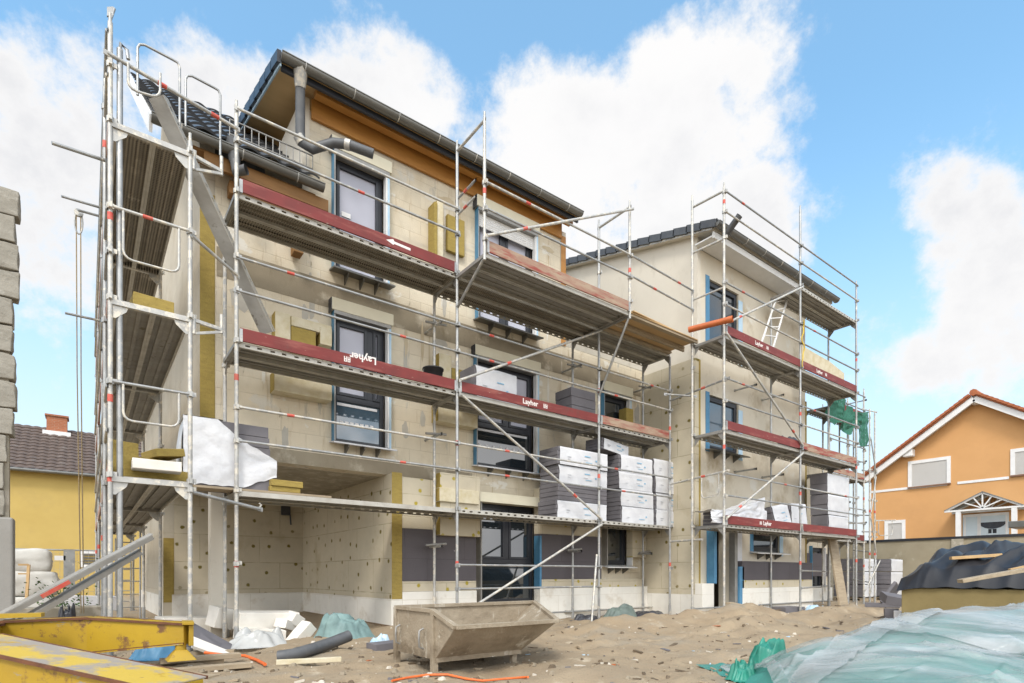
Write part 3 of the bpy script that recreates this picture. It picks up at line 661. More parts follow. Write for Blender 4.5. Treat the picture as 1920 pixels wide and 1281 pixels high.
q = MB(); q.box(x0_ - .3, WD[1] + .2, YW - .5, YW - .01, -.2, .05); obj('doorstep', q, M['plinth'], Wg)
wx0, wx1 = XR - .28, 16.85
w = MB(); roof_tiles(w, wx0, wx1, 7.2, 8.72, 16, wz(16), 24); obj('roof', w, M['tile'], Wg)
w = MB(); w.prism([(wx0 + .02, 7.3, wz(7.3) - .04), (wx0 + .02, 16, wz(16) - .04), (wx0 + .02, 16, wz(16) - .14), (wx0 + .02, 7.3, wz(7.3) - .14)], (wx1 - wx0 - .04, 0, 0)); obj('roof_deck', w, M['render'], Wg)
w = MB()
for r in range(20):
    y = 7.22 + r * .36; w.obox((wx0 - .03, y + .18, wz(y + .18) - .03), (.03, 0, 0), (0, .19, .19 * SL + .014), (0, -.01, .08))
obj('verge_tile', w, M['tile'], Wg)
w = MB(); w.obox((wx0 - .004, 11.5, wz(11.5) - .12), (.012, 0, 0), (0, 4.2, 4.2 * SL), (0, 0, .035)); obj('verge_trim', w, M['steel_pale'], Wg)
gutter(Wg, wx0 - .02, wx1, 7.19, 8.68, .085)
w = MB(); w.box(wx0 + .05, wx1 - .1, 7.3, 7.34, 8.42, 8.56); w.box(wx0 + .05, wx1 - .1, 7.34, YW - .01, 8.46, 8.49); obj('eaves_soffit', w, M['white'], Wg)
q = MB(); q.path([at(1362, 440, Y=7.1), at(1372, 425, Y=6.95), at(1387, 404, Y=6.75)], .07, 12, cap=False); q.path([at(1386, 405, Y=6.76), at(1372, 425, Y=6.95)], .06, 12, cap=False); obj('downpipe_stub', q, M['pipe_grey'], Wg)
# lower part of the house further right
w = MB(); wall_holes(w, XW1 + .2, 21.45, -.3, 5.2, YF, .3, [(19.95, 20.9, .45, 1.9)]); obj('rear_front_wall', w, M['block'], Wg, fix=False)
window(Wg, 19.95, 20.9, .45, 1.9, YF, sill=None, tape='l')
slab('grey_panel', 19.5, 21.45, .9, 1.7, 'grey_band', YF - .03, YF - .004, Wg); slab('plinth', 18, 21.45, -.3, .5, 'plinth', YF - .1, YF - .004, Wg)
w = MB(); w.box(XR + .1, XW1 - .05, YW + 3.6, YW + 3.7, 0, 8.6); w.box(XW1 + .2, 21.4, YF + .4, 16, 5.0, 5.1); w.box(21.2, 21.4, YF + .3, 16, -.2, 5); obj('inner_wall', w, M['concrete'], Wg)
# ================================================================ scaffolding
PR = .026
SCN = [0]
def post(par, x, y, z0, z1, pale=None, marks=(), knots=(), base=True, r=PR):
    if pale is None: pale = random.random() < .45
    b = MB(); b.tube((x, y, z0), (x, y, z1), r, 10); b.tube((x, y, z1), (x, y, z1 + .10), r * .7, 8)
    for z in knots:
        b.tube((x, y, z - .03), (x, y, z + .03), r * 1.5, 8); b.obox((x, y - .04, z), (.016, 0, 0), (0, .035, 0), (0, 0, .03)); b.obox((x + .035, y, z + .01), (.03, 0, 0), (0, .01, 0), (0, 0, .025))
    o = obj('upright_post', b, M['steel_pale' if pale else 'steel'], par)
    for z in marks:
        q = MB(); q.tube((x, y, z), (x, y, z + .085), r * 1.12, 10); obj('marker_band', q, M['red_mark'], o)
    if base:
        q = MB(); q.box(x - .075, x + .075, y - .075, y + .075, z0 - .012, z0 + .004); q.tube((x, y, z0), (x, y, z0 + .25), r * 1.25, 8); obj('base_plate', q, M['steel'], o)
    return o
def rail(par, p, q, r=.019, mark=(), name='guard_rail', pale=None):
    if pale is None: pale = random.random() < .35
    p, q = V(p), V(q); b = MB(); b.tube(p, q, r, 8)
    d = (q - p).normalized()
    for e in (p, q): b.obox(e, d * .035, V((0, .006, .0)), V((0, 0, .028)))
    o = obj(name, b, M['steel_pale' if pale else 'steel'], par)
    for f in mark:
        c = p.lerp(q, f); k = MB(); k.tube(c - d * .05, c + d * .05, r * 1.15, 8); obj('marker_band', k, M['red_mark'], o)
    return o
def plank(par, p, q, w, z=None, m='deck_plain', holes=(1, 0), th=.07):
    """steel platform from p to q (centre line, top surface), width w along the horizontal normal"""
    p, q = V(p), V(q); d = (q - p); L = d.length; d /= L
    s = V((d.y, -d.x, 0)); s.normalize(); u = s.cross(d) if s.cross(d).z > 0 else -s.cross(d)
    b = MB(); c = (p + q) / 2
    b.obox(c - u * .006, d * L / 2, s * w / 2, u * .006)
    for k in (-.17, .17): b.obox(c + s * w * k - u * .022, d * (L / 2 - .04), s * .022, u * .010)
    for e in (p + d * .02, q - d * .02): b.obox(e - u * .04, d * .02, s * (w / 2 - .006), u * .03)
    o = obj('deck_platform', b, M[m], par)
    f = MB()
    for sgn, hol in ((1, holes[0]), (-1, holes[1])):
        o_ = s * (w / 2 - .003) * sgn
        if not hol:
            f.obox(c + o_ - u * th / 2, d * L / 2, s * .004, u * (th / 2 - .0005))
        else:
            f.obox(c + o_ - u * .011, d * L / 2, s * .004, u * .0105); f.obox(c + o_ - u * (th - .011), d * L / 2, s * .004, u * .011)
            n = int(L / .155); st = L / n
            f.obox(p + d * st * .25 + o_ - u * th / 2, d * st * .25, s * .004, u * (th / 2 - .022))
            for i in range(1, n):
                wd = .28 if i % 2 else .34
                if hol == 2 and .42 < i / n < .56: wd = .5
                f.obox(p + d * st * (i + .15) + o_ - u * th / 2, d * st * wd, s * .004, u * (th / 2 - .022))
        f.obox(c + o_ * .93 - u * (th - .002), d * L / 2, s * w * .035, u * .003)
    obj('side_flange', f, M['deck_edge'], o)
    return o
def bay(par, x0, x1, y0, y1, z, m='deck_plain', holes=(1, 0), n=2):
    w = (y1 - y0) / n
    for i in range(n):
        yc = y0 + w * (i + .5); plank(par, (x0 + .03, yc, z), (x1 - .03, yc, z), w - .015, m=m, holes=(holes[0] if i == 0 else 0, holes[1] if i == n - 1 else 0))
def toe(par, p, q, m='toe_red', h=.175):
    p, q = V(p), V(q); d = (q - p).normalized(); b = MB(); c = (p + q) / 2 + V((0, 0, h / 2 + .004))
    s = V((d.y, -d.x, 0)); b.obox(c, d * ((q - p).length / 2 - .04), s * .014, V((0, 0, h / 2)))
    o = obj('toe_board', b, M[m], par, bevel=.003)
    for e, k in ((p, 1), (q, -1)): b = MB(); b.obox(e + d * k * .05 + V((0, 0, h * .45)), d * .02, s * .018, V((0, 0, h * .5))); obj('end_fitting', b, M['steel'], o)
    return o
def transom(par, x, y0, y1, z, gus=True):
    b = MB(); b.bar((x, y0, z - .045), (x, y1, z - .045), .05, .055)
    if gus:
        for ya, k in ((y0, 1), (y1, -1)):
            b.prism([(x - .004, ya + k * .02, z - .07), (x - .004, ya + k * .16, z - .07), (x - .004, ya + k * .13, z - .12), (x - .004, ya + k * .02, z - .24)], (.008, 0, 0))
    return obj('transom', b, M['frame_dark'], par)
def tran_x(par, y, x0, x1, z, pale=True):
    b = MB(); b.bar((x0, y, z - .045), (x1, y, z - .045), .05, .06)
    for xa, k in ((x0, 1), (x1, -1)):
        b.prism([(xa + k * .02, y - .004, z - .075), (xa + k * .17, y - .004, z - .075), (xa + k * .15, y - .004, z - .13), (xa + k * .05, y - .004, z - .22), (xa + k * .02, y - .004, z - .22)], (0, .008, 0))
    return obj('transom', b, M['steel_pale' if pale else 'steel'], par)
def loop(par, a, b, drop, r=.014, inset=.12):
    """U-shaped end guard hanging below (or standing above, drop<0) the line a-b"""
    a, b = V(a), V(b); d = (b - a); L = d.length; d /= L; dn = V((0, 0, -drop)); k = .09; sg = 1 if drop > 0 else -1
    p = a + d * inset; q = b - d * inset
    pts = [p, p + dn - V((0, 0, -k * sg))] + [p + dn + d * k * (1 - cos(t)) + V((0, 0, sg * k * (1 - sin(t)))) for t in (.5, 1.0, pi / 2)] 
    pts += [q + dn - d * k * (1 - cos(t)) + V((0, 0, sg * k * (1 - sin(t)))) for t in (pi / 2, 1.0, .5)] + [q + dn - V((0, 0, -k * sg)), q]
    m_ = MB(); m_.path(pts, r, 8); return obj('guard_loop', m_, M['steel_pale'], par)
def lettering(par, text, p, d, u, size, m, flip=False):
    cu = bpy.data.curves.new('lettering', 'FONT'); cu.body = text; cu.size = size; cu.extrude = .001; cu.offset = size * .024; cu.resolution_u = 2
    t = bpy.data.objects.new('lettering', cu); C.objects.link(t)
    dg = bpy.context.evaluated_depsgraph_get(); dg.update()
    me = bpy.data.meshes.new_from_object(t.evaluated_get(dg)); bpy.data.objects.remove(t)
    d, u = V(d), V(u)
    if flip: d, u = -d, -u
    n = d.cross(u)
    mat = Matrix(((d.x, u.x, n.x, p[0]), (d.y, u.y, n.y, p[1]), (d.z, u.z, n.z, p[2]), (0, 0, 0, 1)))
    me.transform(mat); me.materials.clear(); me.materials.append(m)
    o = bpy.data.objects.new('lettering', me); C.objects.link(o); o.parent = par
    l = V((0, 0, 0)); q = par
    while q: l += V(q.location); q = q.parent
    o.location = -l
    return o
def emblem(par, x, y, z, s, m):
    """small maker's emblem: a rounded box holding two bracket strokes"""
    b = MB(); t = s * .13
    for k in (-1, 1):
        b.box(x + k * s * .42 - t / 2, x + k * s * .42 + t / 2, y - .001, y + .001, z - s * .4, z + s * .4)
        b.box(x + k * s * .12 - t / 2, x + k * s * .12 + t / 2, y - .0012, y + .0008, z - s * .4, z + s * .4)
        b.box(x + k * s * .27 - s * .1, x + k * s * .27 + s * .1, y - .0014, y + .0006, z - s * .4, z - s * .4 + t); b.box(x + k * s * .27 - s * .1, x + k * s * .27 + s * .1, y - .0014, y + .0006, z - t / 2, z + t / 2)
    return obj('emblem', b, m, par)
PAINT = simple('white stencil paint', (.74, .69, .65), (.6, .5, .46), 14, .55, .68, .7)

YO, YN = 8.26, 9.05
P = [1.61, 5.055, 8.48, 10.81]
L1, L2, L3 = 2.08, 4.08, 6.08
A = thing('facade_scaffold', (6, YO, 0), 'long steel scaffold with red toe boards before the house with the carport', 'scaffold', 'scaffolds round the new houses')
for i, (x, zt, kn, mk) in enumerate(zip(P, (7.2, 8.25, 8.2, 6.0), ((1.1, L1, 2.74, 3.19, L2, 4.76, 5.21, L3, 6.75), (.71, 1.11, L1, 2.74, 3.19, L2, 4.76, 5.21, L3, 6.75, 7.17), (.71, 1.11, L1, 2.74, 3.19, L2, 4.76, 5.21, L3, 7.2), (1.1, L1, 2.74, 3.19, L2, 4.76, 5.21)),
                                   ((1.05, 3.55), (1.1, 3.15), (2.95, 4.72), (1.15, 4.3)))):
    post(A, x, YO, .0, zt, pale=(i == 0), marks=mk, knots=kn)
    post(A, x, YN, .0, 6.0 if i != 1 else 6.0, pale=(i < 2), knots=(L1 - .1, L2 - .1, 5.5))
    for L in (L1, L2, L3):
        transom(A, x, YO, YN, L)
for i in range(3):
    xa, xb = P[i], P[i + 1]
    bay(A, xa, xb, YO, YN, L1, holes=(1 if i else 0, 1)); bay(A, xa, xb, YO, YN, L2, holes=((1, 0), (0, 0), (1, 1))[i])
    for L in (L1, L2):
        for dz in (.66, 1.11): rail(A, (xa, YO - .04, L + dz), (xb, YO - .04, L + dz), mark=(random.choice((.2, .3, .7)),))
    bay(A, xa, xb, YO, YN, L3, m='deck' if i < 2 else 'deck_plain', holes=(1, 0 if i == 0 else 1))
for dz in (.67, 1.09): rail(A, (P[0], YO - .04, L3 + dz), (P[1], YO - .04, L3 + dz), mark=(.5,) if dz < 1 else ())
b = MB(); b.box(P[0] + .1, P[1] - .2, YN - .012, YN + .004, L1 + .06, L1 + .12)
YB = 7.43
bay(A, P[1], P[2], YB, YO - .02, L3, m='deck_plain', holes=(0, 0))
for x, zt in ((P[1], 8.2), (P[2], 8.16)):
    post(A, x, YB, 5.95, zt, pale=True, marks=(6.85,) if x > 6 else (7.0,), knots=(L3 + .2, 6.75, 7.17), base=False)
    transom(A, x, YB, YO, L3 - .02, gus=False)
    rail(A, (x, YO, zt - .03), (x, YB, zt - .03), r=.024, name='top_tie', pale=True)
rail(A, (P[1], YB + .03, 5.97), (P[1], YO, 5.50), r=.024, name='bracket_strut'); rail(A, (P[2], YB + .03, 5.97), (P[2], YO, 4.65), r=.024, name='bracket_strut')
for L in (L3,):
    rail(A, (P[1], YB - .04, 7.17), (P[2], YB - .04, 7.17), mark=(.25,)); rail(A, (P[1], YB - .04, 6.75), (P[2], YB - .04, 6.75), mark=(.25,))
    rail(A, (P[2], YB - .04, 7.17), (10.62, 7.5, 7.17), mark=(.75,)); rail(A, (P[2], YB - .04, 6.77), (10.62, 7.5, 6.75), mark=(.35,))
rail(A, (P[1], YB - .08, 6.30), (P[2], YB - .08, 8.05), r=.024, name='diagonal_brace', mark=(.22,), pale=True)
for dz in (.35, .62): rail(A, (P[1] + .02, YO + .05, 6.75 + dz), (P[1] + .02, YB + .3, 6.75 + dz + .02), name='end_rail', mark=(.5,))
# braces in the facade plane
yb = YO - .07
rail(A, (P[1] + .03, yb, L2 - .06), (P[2], yb, L1 + .02), r=.024, name='diagonal_brace', mark=(.78,), pale=True)
rail(A, (P[1] + .03, yb, L2 + .18), (P[2], yb, L3 - .1), r=.024, name='diagonal_brace', mark=(.3,), pale=True)
rail(A, (P[2], yb, L1 - .1), (at(900, 1130, Y=yb).x, yb, at(900, 1130, Y=yb).z), r=.024, name='diagonal_brace', pale=True)
for z in (.71, 1.12): rail(A, (P[1], YO - .04, z), (P[2], YO - .04, z))
rail(A, (P[1] - .1, YN, .15), (P[3] + .2, YN, .15), name='foot_rail'); rail(A, (P[2] - .1, YN + .1, .15), (P[3] + 1.5, YN - .1, .17), name='foot_rail')
# toe boards
t_a = toe(A, (P[0], YO - .02, L3), (P[1], YO - .02, L3)); t_b = toe(A, (P[0], YO - .02, L2), (P[1], YO - .02, L2)); t_c = toe(A, (P[1], YO - .02, L2), (P[2], YO - .02, L2), h=.17)
toe(A, (P[2], YO - .02, L2), (P[3], YO - .02, L2), 'toe_worn'); toe(A, (P[1], YB - .02, L3), (P[2], YB - .02, L3), 'toe_worn', .18)
yt = YO - .036
p = at(706, 672, Y=yt); lettering(t_b, 'Layher', p, (1, 0, 0), (0, 0, 1), .155, PAINT, True)
p = at(651, 669, Y=yt); emblem(t_b, p.x, yt, L2 + .09, .10, PAINT)
p = at(980, 752, Y=yt); lettering(t_c, 'Layher', (p.x, yt, L2 + .045), (1, 0, 0), (0, 0, 1), .135, PAINT)
p = at(1019, 758, Y=yt); emblem(t_c, p.x + .05, yt, L2 + .085, .10, PAINT)
p = at(724, 450, Y=yt); q = MB(); q.add([(p.x, yt, L3 + .10), (p.x + .12, yt, L3 + .15), (p.x + .14, yt, L3 + .12), (p.x + .42, yt, L3 + .11), (p.x + .42, yt, L3 + .07), (p.x + .14, yt, L3 + .08), (p.x + .12, yt, L3 + .06)], [list(range(7))]); obj('arrow_mark', q, PAINT, t_a)
# consoles toward the wall, anchor tubes
for x in (P[1], P[2], P[3]):
    for L in (L1, L2, L3):
        rail(A, (x, YN - .25, L - .62), (x, YF, L - .62), r=.022, name='wall_tie'); 
        b = MB(); b.tube((x - .2, YN - .05, L - .60), (x + .22, YN - .05, L - .56), .022, 8); obj('coupler_tube', b, M['frame_dark'], A)
rail(A, (1.0, 7.95, 1.98), at(488, 955, Y=8.2), r=.024, name='tie_tube', pale=False)
b = MB(); p = at(484, 956, Y=8.2); b.path([p, p + V((.04, 0, .07)), p + V((.01, 0, .09))], .014, 6); obj('hook', b, M['steel_pale'], A)
b = MB(); b.prism([(1.1, 8.28, L1 + .004), (2.9, 8.28, L1 + .004), (2.9, 8.62, L1 + .004), (1.1, 8.62, L1 + .004)], (0, 0, .03)); obj('timber_platform', b, M['timber'], A)
# stair flight set between two platforms: a punched deck leaning up to the top level
top, bot = at(306, 178, Y=8.02), at(512, 622, Y=8.5); wv = V((-.135, .10, -.05)); ld = (bot - top).normalized(); nv = ld.cross(wv).normalized()
if nv.dot(V((0, 0, 1))) < 0: nv = -nv
b = MB(); b.obox((top + bot) / 2 + wv * .5, (bot - top) / 2, wv * .5, nv * .008); o = obj('access_ramp', b, M['deck_plain'], A)
for side, m_ in ((0, 'deck_edge'), (1, 'deck_plain')):
    b = MB(); Lr = (bot - top).length; c0 = top + wv * side
    for k in (.012, .108): b.obox((c0 + ld * Lr / 2) + nv * k, ld * Lr / 2, wv.normalized() * .004, nv * .022)
    n = 17
    for i in range(n): b.obox(c0 + ld * Lr * (i + .3) / n + nv * .06, ld * Lr / n * .34, wv.normalized() * .0038, nv * .03)
    obj('ramp_stringer', b, M[m_], o)

# ---------------------------------------------------------------- gable scaffold
G = thing('gable_scaffold', (.6, 10, 0), 'tall steel scaffold along the windowless gable by the rope hoist', 'scaffold', 'scaffolds round the new houses')
GX0, GX1 = .22, 1.01; GY = [7.82, 11.25, 14.7, 18.1]
for j, y in enumerate(GY):
    post(G, GX0, y, 0, 7.18 if j == 0 else 7.0, pale=(j == 0), marks=(2.0, 2.9, 4.95) if j == 0 else (1.5, 3.3, 5.2), knots=(L1, 3.13, 4.6, L2, 5.1, L3, 6.7))
    post(G, GX1, y, 0, 6.2, pale=True, marks=(), knots=(1.98, L1, 3.13, L2, 5.1, L3))
    for L in (L1, L2, L3): tran_x(G, y, GX0, GX1, L, pale=True)
for j in range(3):
    ya, yb_ = GY[j], GY[j + 1]
    for L in (L1, L2, L3):
        for k in range(2):
            xc = GX0 + .04 + .185 + k * .375
            plank(G, (xc, ya + .03, L), (xc, yb_ - .03, L), .372, m='deck' if L == L3 else 'deck_plain', holes=(0, 0))
        for dz in (.5, 1.0): rail(G, (GX0 - .03, ya, L + dz), (GX0 - .03, yb_, L + dz))
        b = MB(); b.box(GX0 - .02, GX0 + .01, ya + .05, yb_ - .05, L + .004, L + .16); obj('toe_board', b, M['toe_worn'], G)
post(G, GX0 - .03, GY[0] + .75, 0, 6.95, pale=False, marks=(6.2,), knots=(L1, L2, 6.7)); 
b = MB(); b.tube((GX0 + .09, GY[0] + .03, .25), (GX0 + .09, GY[0] + .03, 6.95), .032, 10); obj('stand_pipe', b, M['steel'], G)
b = MB(); b.path([(GX0 + .09, GY[0] + .03, 6.9), (GX0 + .1, GY[0] + .03, 7.02), (GX0 + .16, GY[0] + .03, 6.98), (GX0 + .17, GY[0] + .03, 6.88)], .02, 8); obj('hook', b, M['steel'], G)
b = MB(); b.obox((GX0, GY[0], 7.3), (.03, 0, .02), (0, .012, 0), (0, 0, .05)); b.tube((GX0, GY[0], 7.2), (GX0 + .04, GY[0], 7.36), .014, 6); obj('post_tip', b, M['steel'], G)
for z in (3.13, 5.1):
    rail(G, (GX0, GY[0] - .03, z), (GX1, GY[0] - .03, z), name='end_rail', mark=(.45,) if z > 4 else (), pale=z > 4); loop(G, (GX0, GY[0] - .03, z), (GX1, GY[0] - .03, z), .55 if z > 4 else .42)
rail(G, (GX0 - .03, GY[0] - .03, 6.80), (P[0], YO - .06, 6.88), r=.022, name='end_rail', mark=(.38, .8), pale=True)
rail(G, (GX1 + .02, GY[0] - .03, 5.05), (P[0], YO - .06, 4.93), r=.02, name='end_rail')
loop(G, (GX0 + .05, GY[0], 6.8), (GX0 + .6, GY[0] + .02, 6.9), .3)
for z in (L2, L3):      # small triangular inner brackets
    b = MB(); b.bar((GX1, GY[0], z - .03), (GX1 + .36, GY[0] + .1, z - .03), .04, .04); b.bar((GX1 + .02, GY[0], z - .2), (GX1 + .36, GY[0] + .1, z - .06), .03, .03); b.tube((GX1 + .36, GY[0] + .1, z - .08), (GX1 + .36, GY[0] + .1, z + .16), .02, 8); b.tube((GX1 + .04, GY[0], z - .2), (GX1 + .04, GY[0], z + .03), .022, 8); obj('inner_bracket', b, M['steel_pale'], G)
for (a_, b_, Yt) in (((97, 268), (189, 298), 8.1), ((115, 368), (186, 388), 11.2), ((146, 394), (184, 404), 11.2), ((122, 587), (182, 599), 11.2)):
    b = MB(); b.tube(at(*a_, Y=Yt - .1), at(b_[0] + 8, b_[1] + 3, Y=Yt), .02, 8); obj('outrigger_tube', b, M['steel'], G)
# end guards standing on the roof-level platform
for (a, b_, zt_) in (((258, 135), (337, 178), .0), ((348, 178), (413, 232), .0)):
    p, q = at(*a, Y=8.9), at(*b_, Y=8.9); lo = min(p.z, q.z) - .25; hp = at(a[0], 78 if a[0] < 300 else 137, Y=8.9).z
    k = .08
    m_ = MB(); m_.path([(p.x, p.y, lo), (p.x, p.y, hp - k), (p.x + k * .3, p.y, hp - k * .3), (p.x + k, p.y, hp), (q.x - k, q.y, hp - .02), (q.x - k * .3, q.y, hp - k * .35), (q.x, q.y, hp - k), (q.x, q.y, lo - .2)], .016, 8)
    obj('guard_loop', m_, M['steel'], G)
b = MB()
for y in (14.75, 18.0):
    b.tube((.62, y, 0), (.62, y, 1.9), .02, 6); b.tube((.95, y, 0), (.95, y, 1.9), .02, 6)
    for i in range(6): b.tube((.62, y, .25 + i * .28), (.95, y, .25 + i * .28), .014, 6)
obj('ladder_frame', b, M['steel'], G)

# ---------------------------------------------------------------- scaffold of the projecting wing
B = thing('wing_scaffold', (14, 6.8, 0), 'steel scaffold four platforms high round the projecting house wing', 'scaffold', 'scaffolds round the new houses')
YWO, YWN = 6.81, 7.55; Q = [10.72, 13.98, 17.16]; K1, K2, K3, K4 = 2.02, 4.02, 6.02, 8.04
for i, (x, zt, mk) in enumerate(zip(Q, (9.1, 9.9, 9.05), ((8.75, 3.6), (4.85, 1.2, 2.9), (6.9, 3.9, 1.3)))):
    post(B, x, YWO, 0, zt, pale=True if i == 0 else False, marks=mk, knots=(K1, 2.6, 3.1, K2, 4.6, 5.05, K3, 6.65, 7.1, K4, 8.58, 9.0)[:12 if i < 2 else 11])
    post(B, x if i else 10.66, YWN, 0, (9.2, 7.9, 7.9)[i], pale=(i == 0), knots=(K1, K2, K3, 5.5))
    for L in (K1, K2, K3): transom(B, x, YWO, YWN, L)
    if i: transom(B, x, YWO, YWN, K4)
for z in (K4, 9.05): rail(B, (10.68, YWN, z), (Q[0], YWO, z - .02), r=.026, name='top_tie', pale=True)
rail(B, (10.68, YWN, 7.0), (Q[0], YWO, 7.0), name='end_rail')
for z in (4.98, 3.05): rail(B, (P[3], YO, z), (Q[0], YWO - .1, z + .08), r=.024, name='tie_tube', mark=(.6,))
rail(B, (P[3], YO, 1.72), (Q[0], YWN - .2, 1.72), r=.024, name='tie_tube')
loop(B, (10.68, YWN - .1, 3.05), (Q[0], YWO, 3.1), .45)
for i in range(2):
    xa, xb = Q[i], Q[i + 1]
    for L, hd in ((K1, 1), (K2, 0), (K3, 0)):
        bay(B, xa, xb, YWO, YWN, L, holes=(1 if (L == K1 and i == 0) else 0, 1))
        for dz in (.60, 1.06): rail(B, (xa, YWO - .04, L + dz), (xb, YWO - .04, L + dz), mark=(random.choice((.2, .75)),) if dz > 1 else ())
    for z in (8.57, 9.0): rail(B, (xa, YWO - .04, z), (xb, YWO - .04, z), mark=(.2,) if (i == 0 and z > 8.8) else ())
bay(B, Q[1], Q[2], YWO, YWN, K4, holes=(1, 1))
yb = YWO - .07
for (a, b_) in (((Q[0], K3 - .02), (Q[1], K2 + .08)), ((Q[1], K2 - .1), (Q[0], K1 + .12)), ((Q[1], K4 - .06), (Q[0], K3 + .2))):
    rail(B, (a[0], yb, a[1]), (b_[0], yb, b_[1]), r=.024, name='diagonal_brace', mark=(.85,), pale=True)
tt = {}
for i in range(2):
    for L, m_ in ((K1, 'toe_red'), (K2, 'toe_red' if i == 0 else 'toe_worn'), (K3, 'toe_red')):
        tt[(i, L)] = toe(B, (Q[i], YWO - .02, L), (Q[i + 1], YWO - .02, L), m_, .18)
yt = YWO - .036
for (i, L, px, s, em) in ((0, K3, 1416, .12, 1), (1, K3, 1531, .12, 1), (0, K1, 1431, .13, -1)):
    p = at(px, 700, Y=yt); lettering(tt[(i, L)], 'Layher', (p.x, yt, L + .055), (1, 0, 0), (0, 0, 1), s, PAINT); emblem(tt[(i, L)], p.x + (.52 if em > 0 else -.1), yt, L + .095, .09, PAINT)
rail(B, (Q[0] + .05, YWN, 4.9), (Q[0] - .6, YWN + .3, 4.9), name='wall_tie')
for x in (Q[0] + 2.0, Q[1]):
    for L in (K2, K3): rail(B, (x, YWN - .3, L - .55), (x, YW, L - .55), r=.022, name='wall_tie')
for i in range(2): rail(B, (Q[i], YWN, .2), (Q[i + 1], YWN, .2), name='foot_rail')
rail(B, (Q[1], YWO - .04, 1.05), (18.3, 8.0, 1.05)); rail(B, (Q[1], YWO - .04, .62), (18.3, 8.0, .62))

# ---------------------------------------------------------------- far end scaffold
E = thing('corner_scaffold', (19, 8.3, 0), 'narrow scaffold hung with green netting at the end near the orange house', 'scaffold', 'scaffolds round the new houses')
EX = (17.9, 19.15, 20.35)
for j, y in enumerate((7.85, 8.6)):
    for i, x in enumerate(EX):
        post(E, x, y, 0, 6.95 if i == 2 else 6.4, marks=(1.2, 3.4) if i == 2 else (), knots=(K1, K2, 3.0, 5.0))
for L, m_ in ((K1 + .04, 'toe_red'), (K2 + .04, 'toe_worn'), (K3 + .04, 'toe_red')):
    bay(E, EX[0], EX[2], 7.85, 8.6, L, holes=(0, 1)); toe(E, (EX[0], 7.83, L), (EX[2], 7.83, L), m_)
    for dz in (.55, 1.0): rail(E, (EX[0], 7.81, L + dz - .3 * (L > 6)), (EX[2], 7.81, L + dz - .3 * (L > 6)))
    for x in EX: transom(E, x, 7.85, 8.6, L)
    rail(E, (EX[2], 7.8, L + .6), (EX[2], 8.65, L + .6), name='end_rail'); rail(E, (EX[2] - .1, 7.85, L + .3), (EX[2] + .75, 7.75, L + .32), name='outrigger_tube')
TX = (20.55, 20.95)
for x in TX:
    post(E, x, 7.75, 0, 6.3, marks=(3.0, 1.6), knots=(1.2, 2.2, 3.4, 4.4)); post(E, x, 8.4, 0, 6.0, knots=(1.2, 2.2, 3.4, 4.4))
for z in (.7, 1.7, 2.9, 4.0, 5.2, 6.1): rail(E, (TX[0], 7.75, z), (TX[1], 8.4, z + .1), name='end_rail')
for z0_, z1_ in ((.4, 1.6), (2.8, 1.7), (3.0, 4.2), (5.4, 4.3)): rail(E, (TX[0], 7.71, z0_), (TX[1], 7.71, z1_), name='diagonal_brace')
rail(E, (EX[2], 7.8, .45), (TX[1], 7.6, 1.4), name='diagonal_brace'); loop(E, (TX[1], 7.7, 2.75), (TX[1] + .95, 7.5, 2.8), .5)
rail(E, (TX[1], 7.7, 2.75), (TX[1] + 1.0, 7.5, 2.8), name='end_rail')
nm = MB(); NX0, NX1, NZ = at(1552, 770, Y=7.76).x, at(1628, 770, Y=7.76).x, at(1575, 748, Y=7.76).z
def netf(u, v):
    x = NX0 + (NX1 - NX0) * u; z = NZ - (.62 + .5 * u * u + .15 * sin(u * 17)) * v - .12 * u + .12 * sin(u * 7 + v * 3); return V((x, 7.76 + .06 * sin(u * 31 + 2 * v + 3 * N.noise(V((u * 4, v * 2, 7)))) + .05 * N.noise(V((u * 9, v * 7, 1))), z - .1 * sin(pi * u) * v))
nm.grid(80, 30, netf)
m, nt, p = newmat('green safety net'); tc = nd(nt, 'TexCoord'); ck = nd(nt, 'TexVoronoi'); ck.inputs['Scale'].default_value = 22; ck.inputs['Randomness'].default_value = .3; nt.links.new(tc.outputs['Object'], ck.inputs['Vector'])
nt.links.new(mix(nt, ck.outputs['Distance'], (.008, .085, .055), (.02, .14, .085)), p.inputs['Base Color']); p.inputs['Roughness'].default_value = .7
al = nd(nt, 'MapRange'); al.inputs[1].default_value = .05; al.inputs[2].default_value = .3; al.inputs[3].default_value = .08; nt.links.new(ck.outputs['Distance'], al.inputs[0]); nt.links.new(al.outputs[0], p.inputs['Alpha'])
obj('safety_net', nm, m, E)
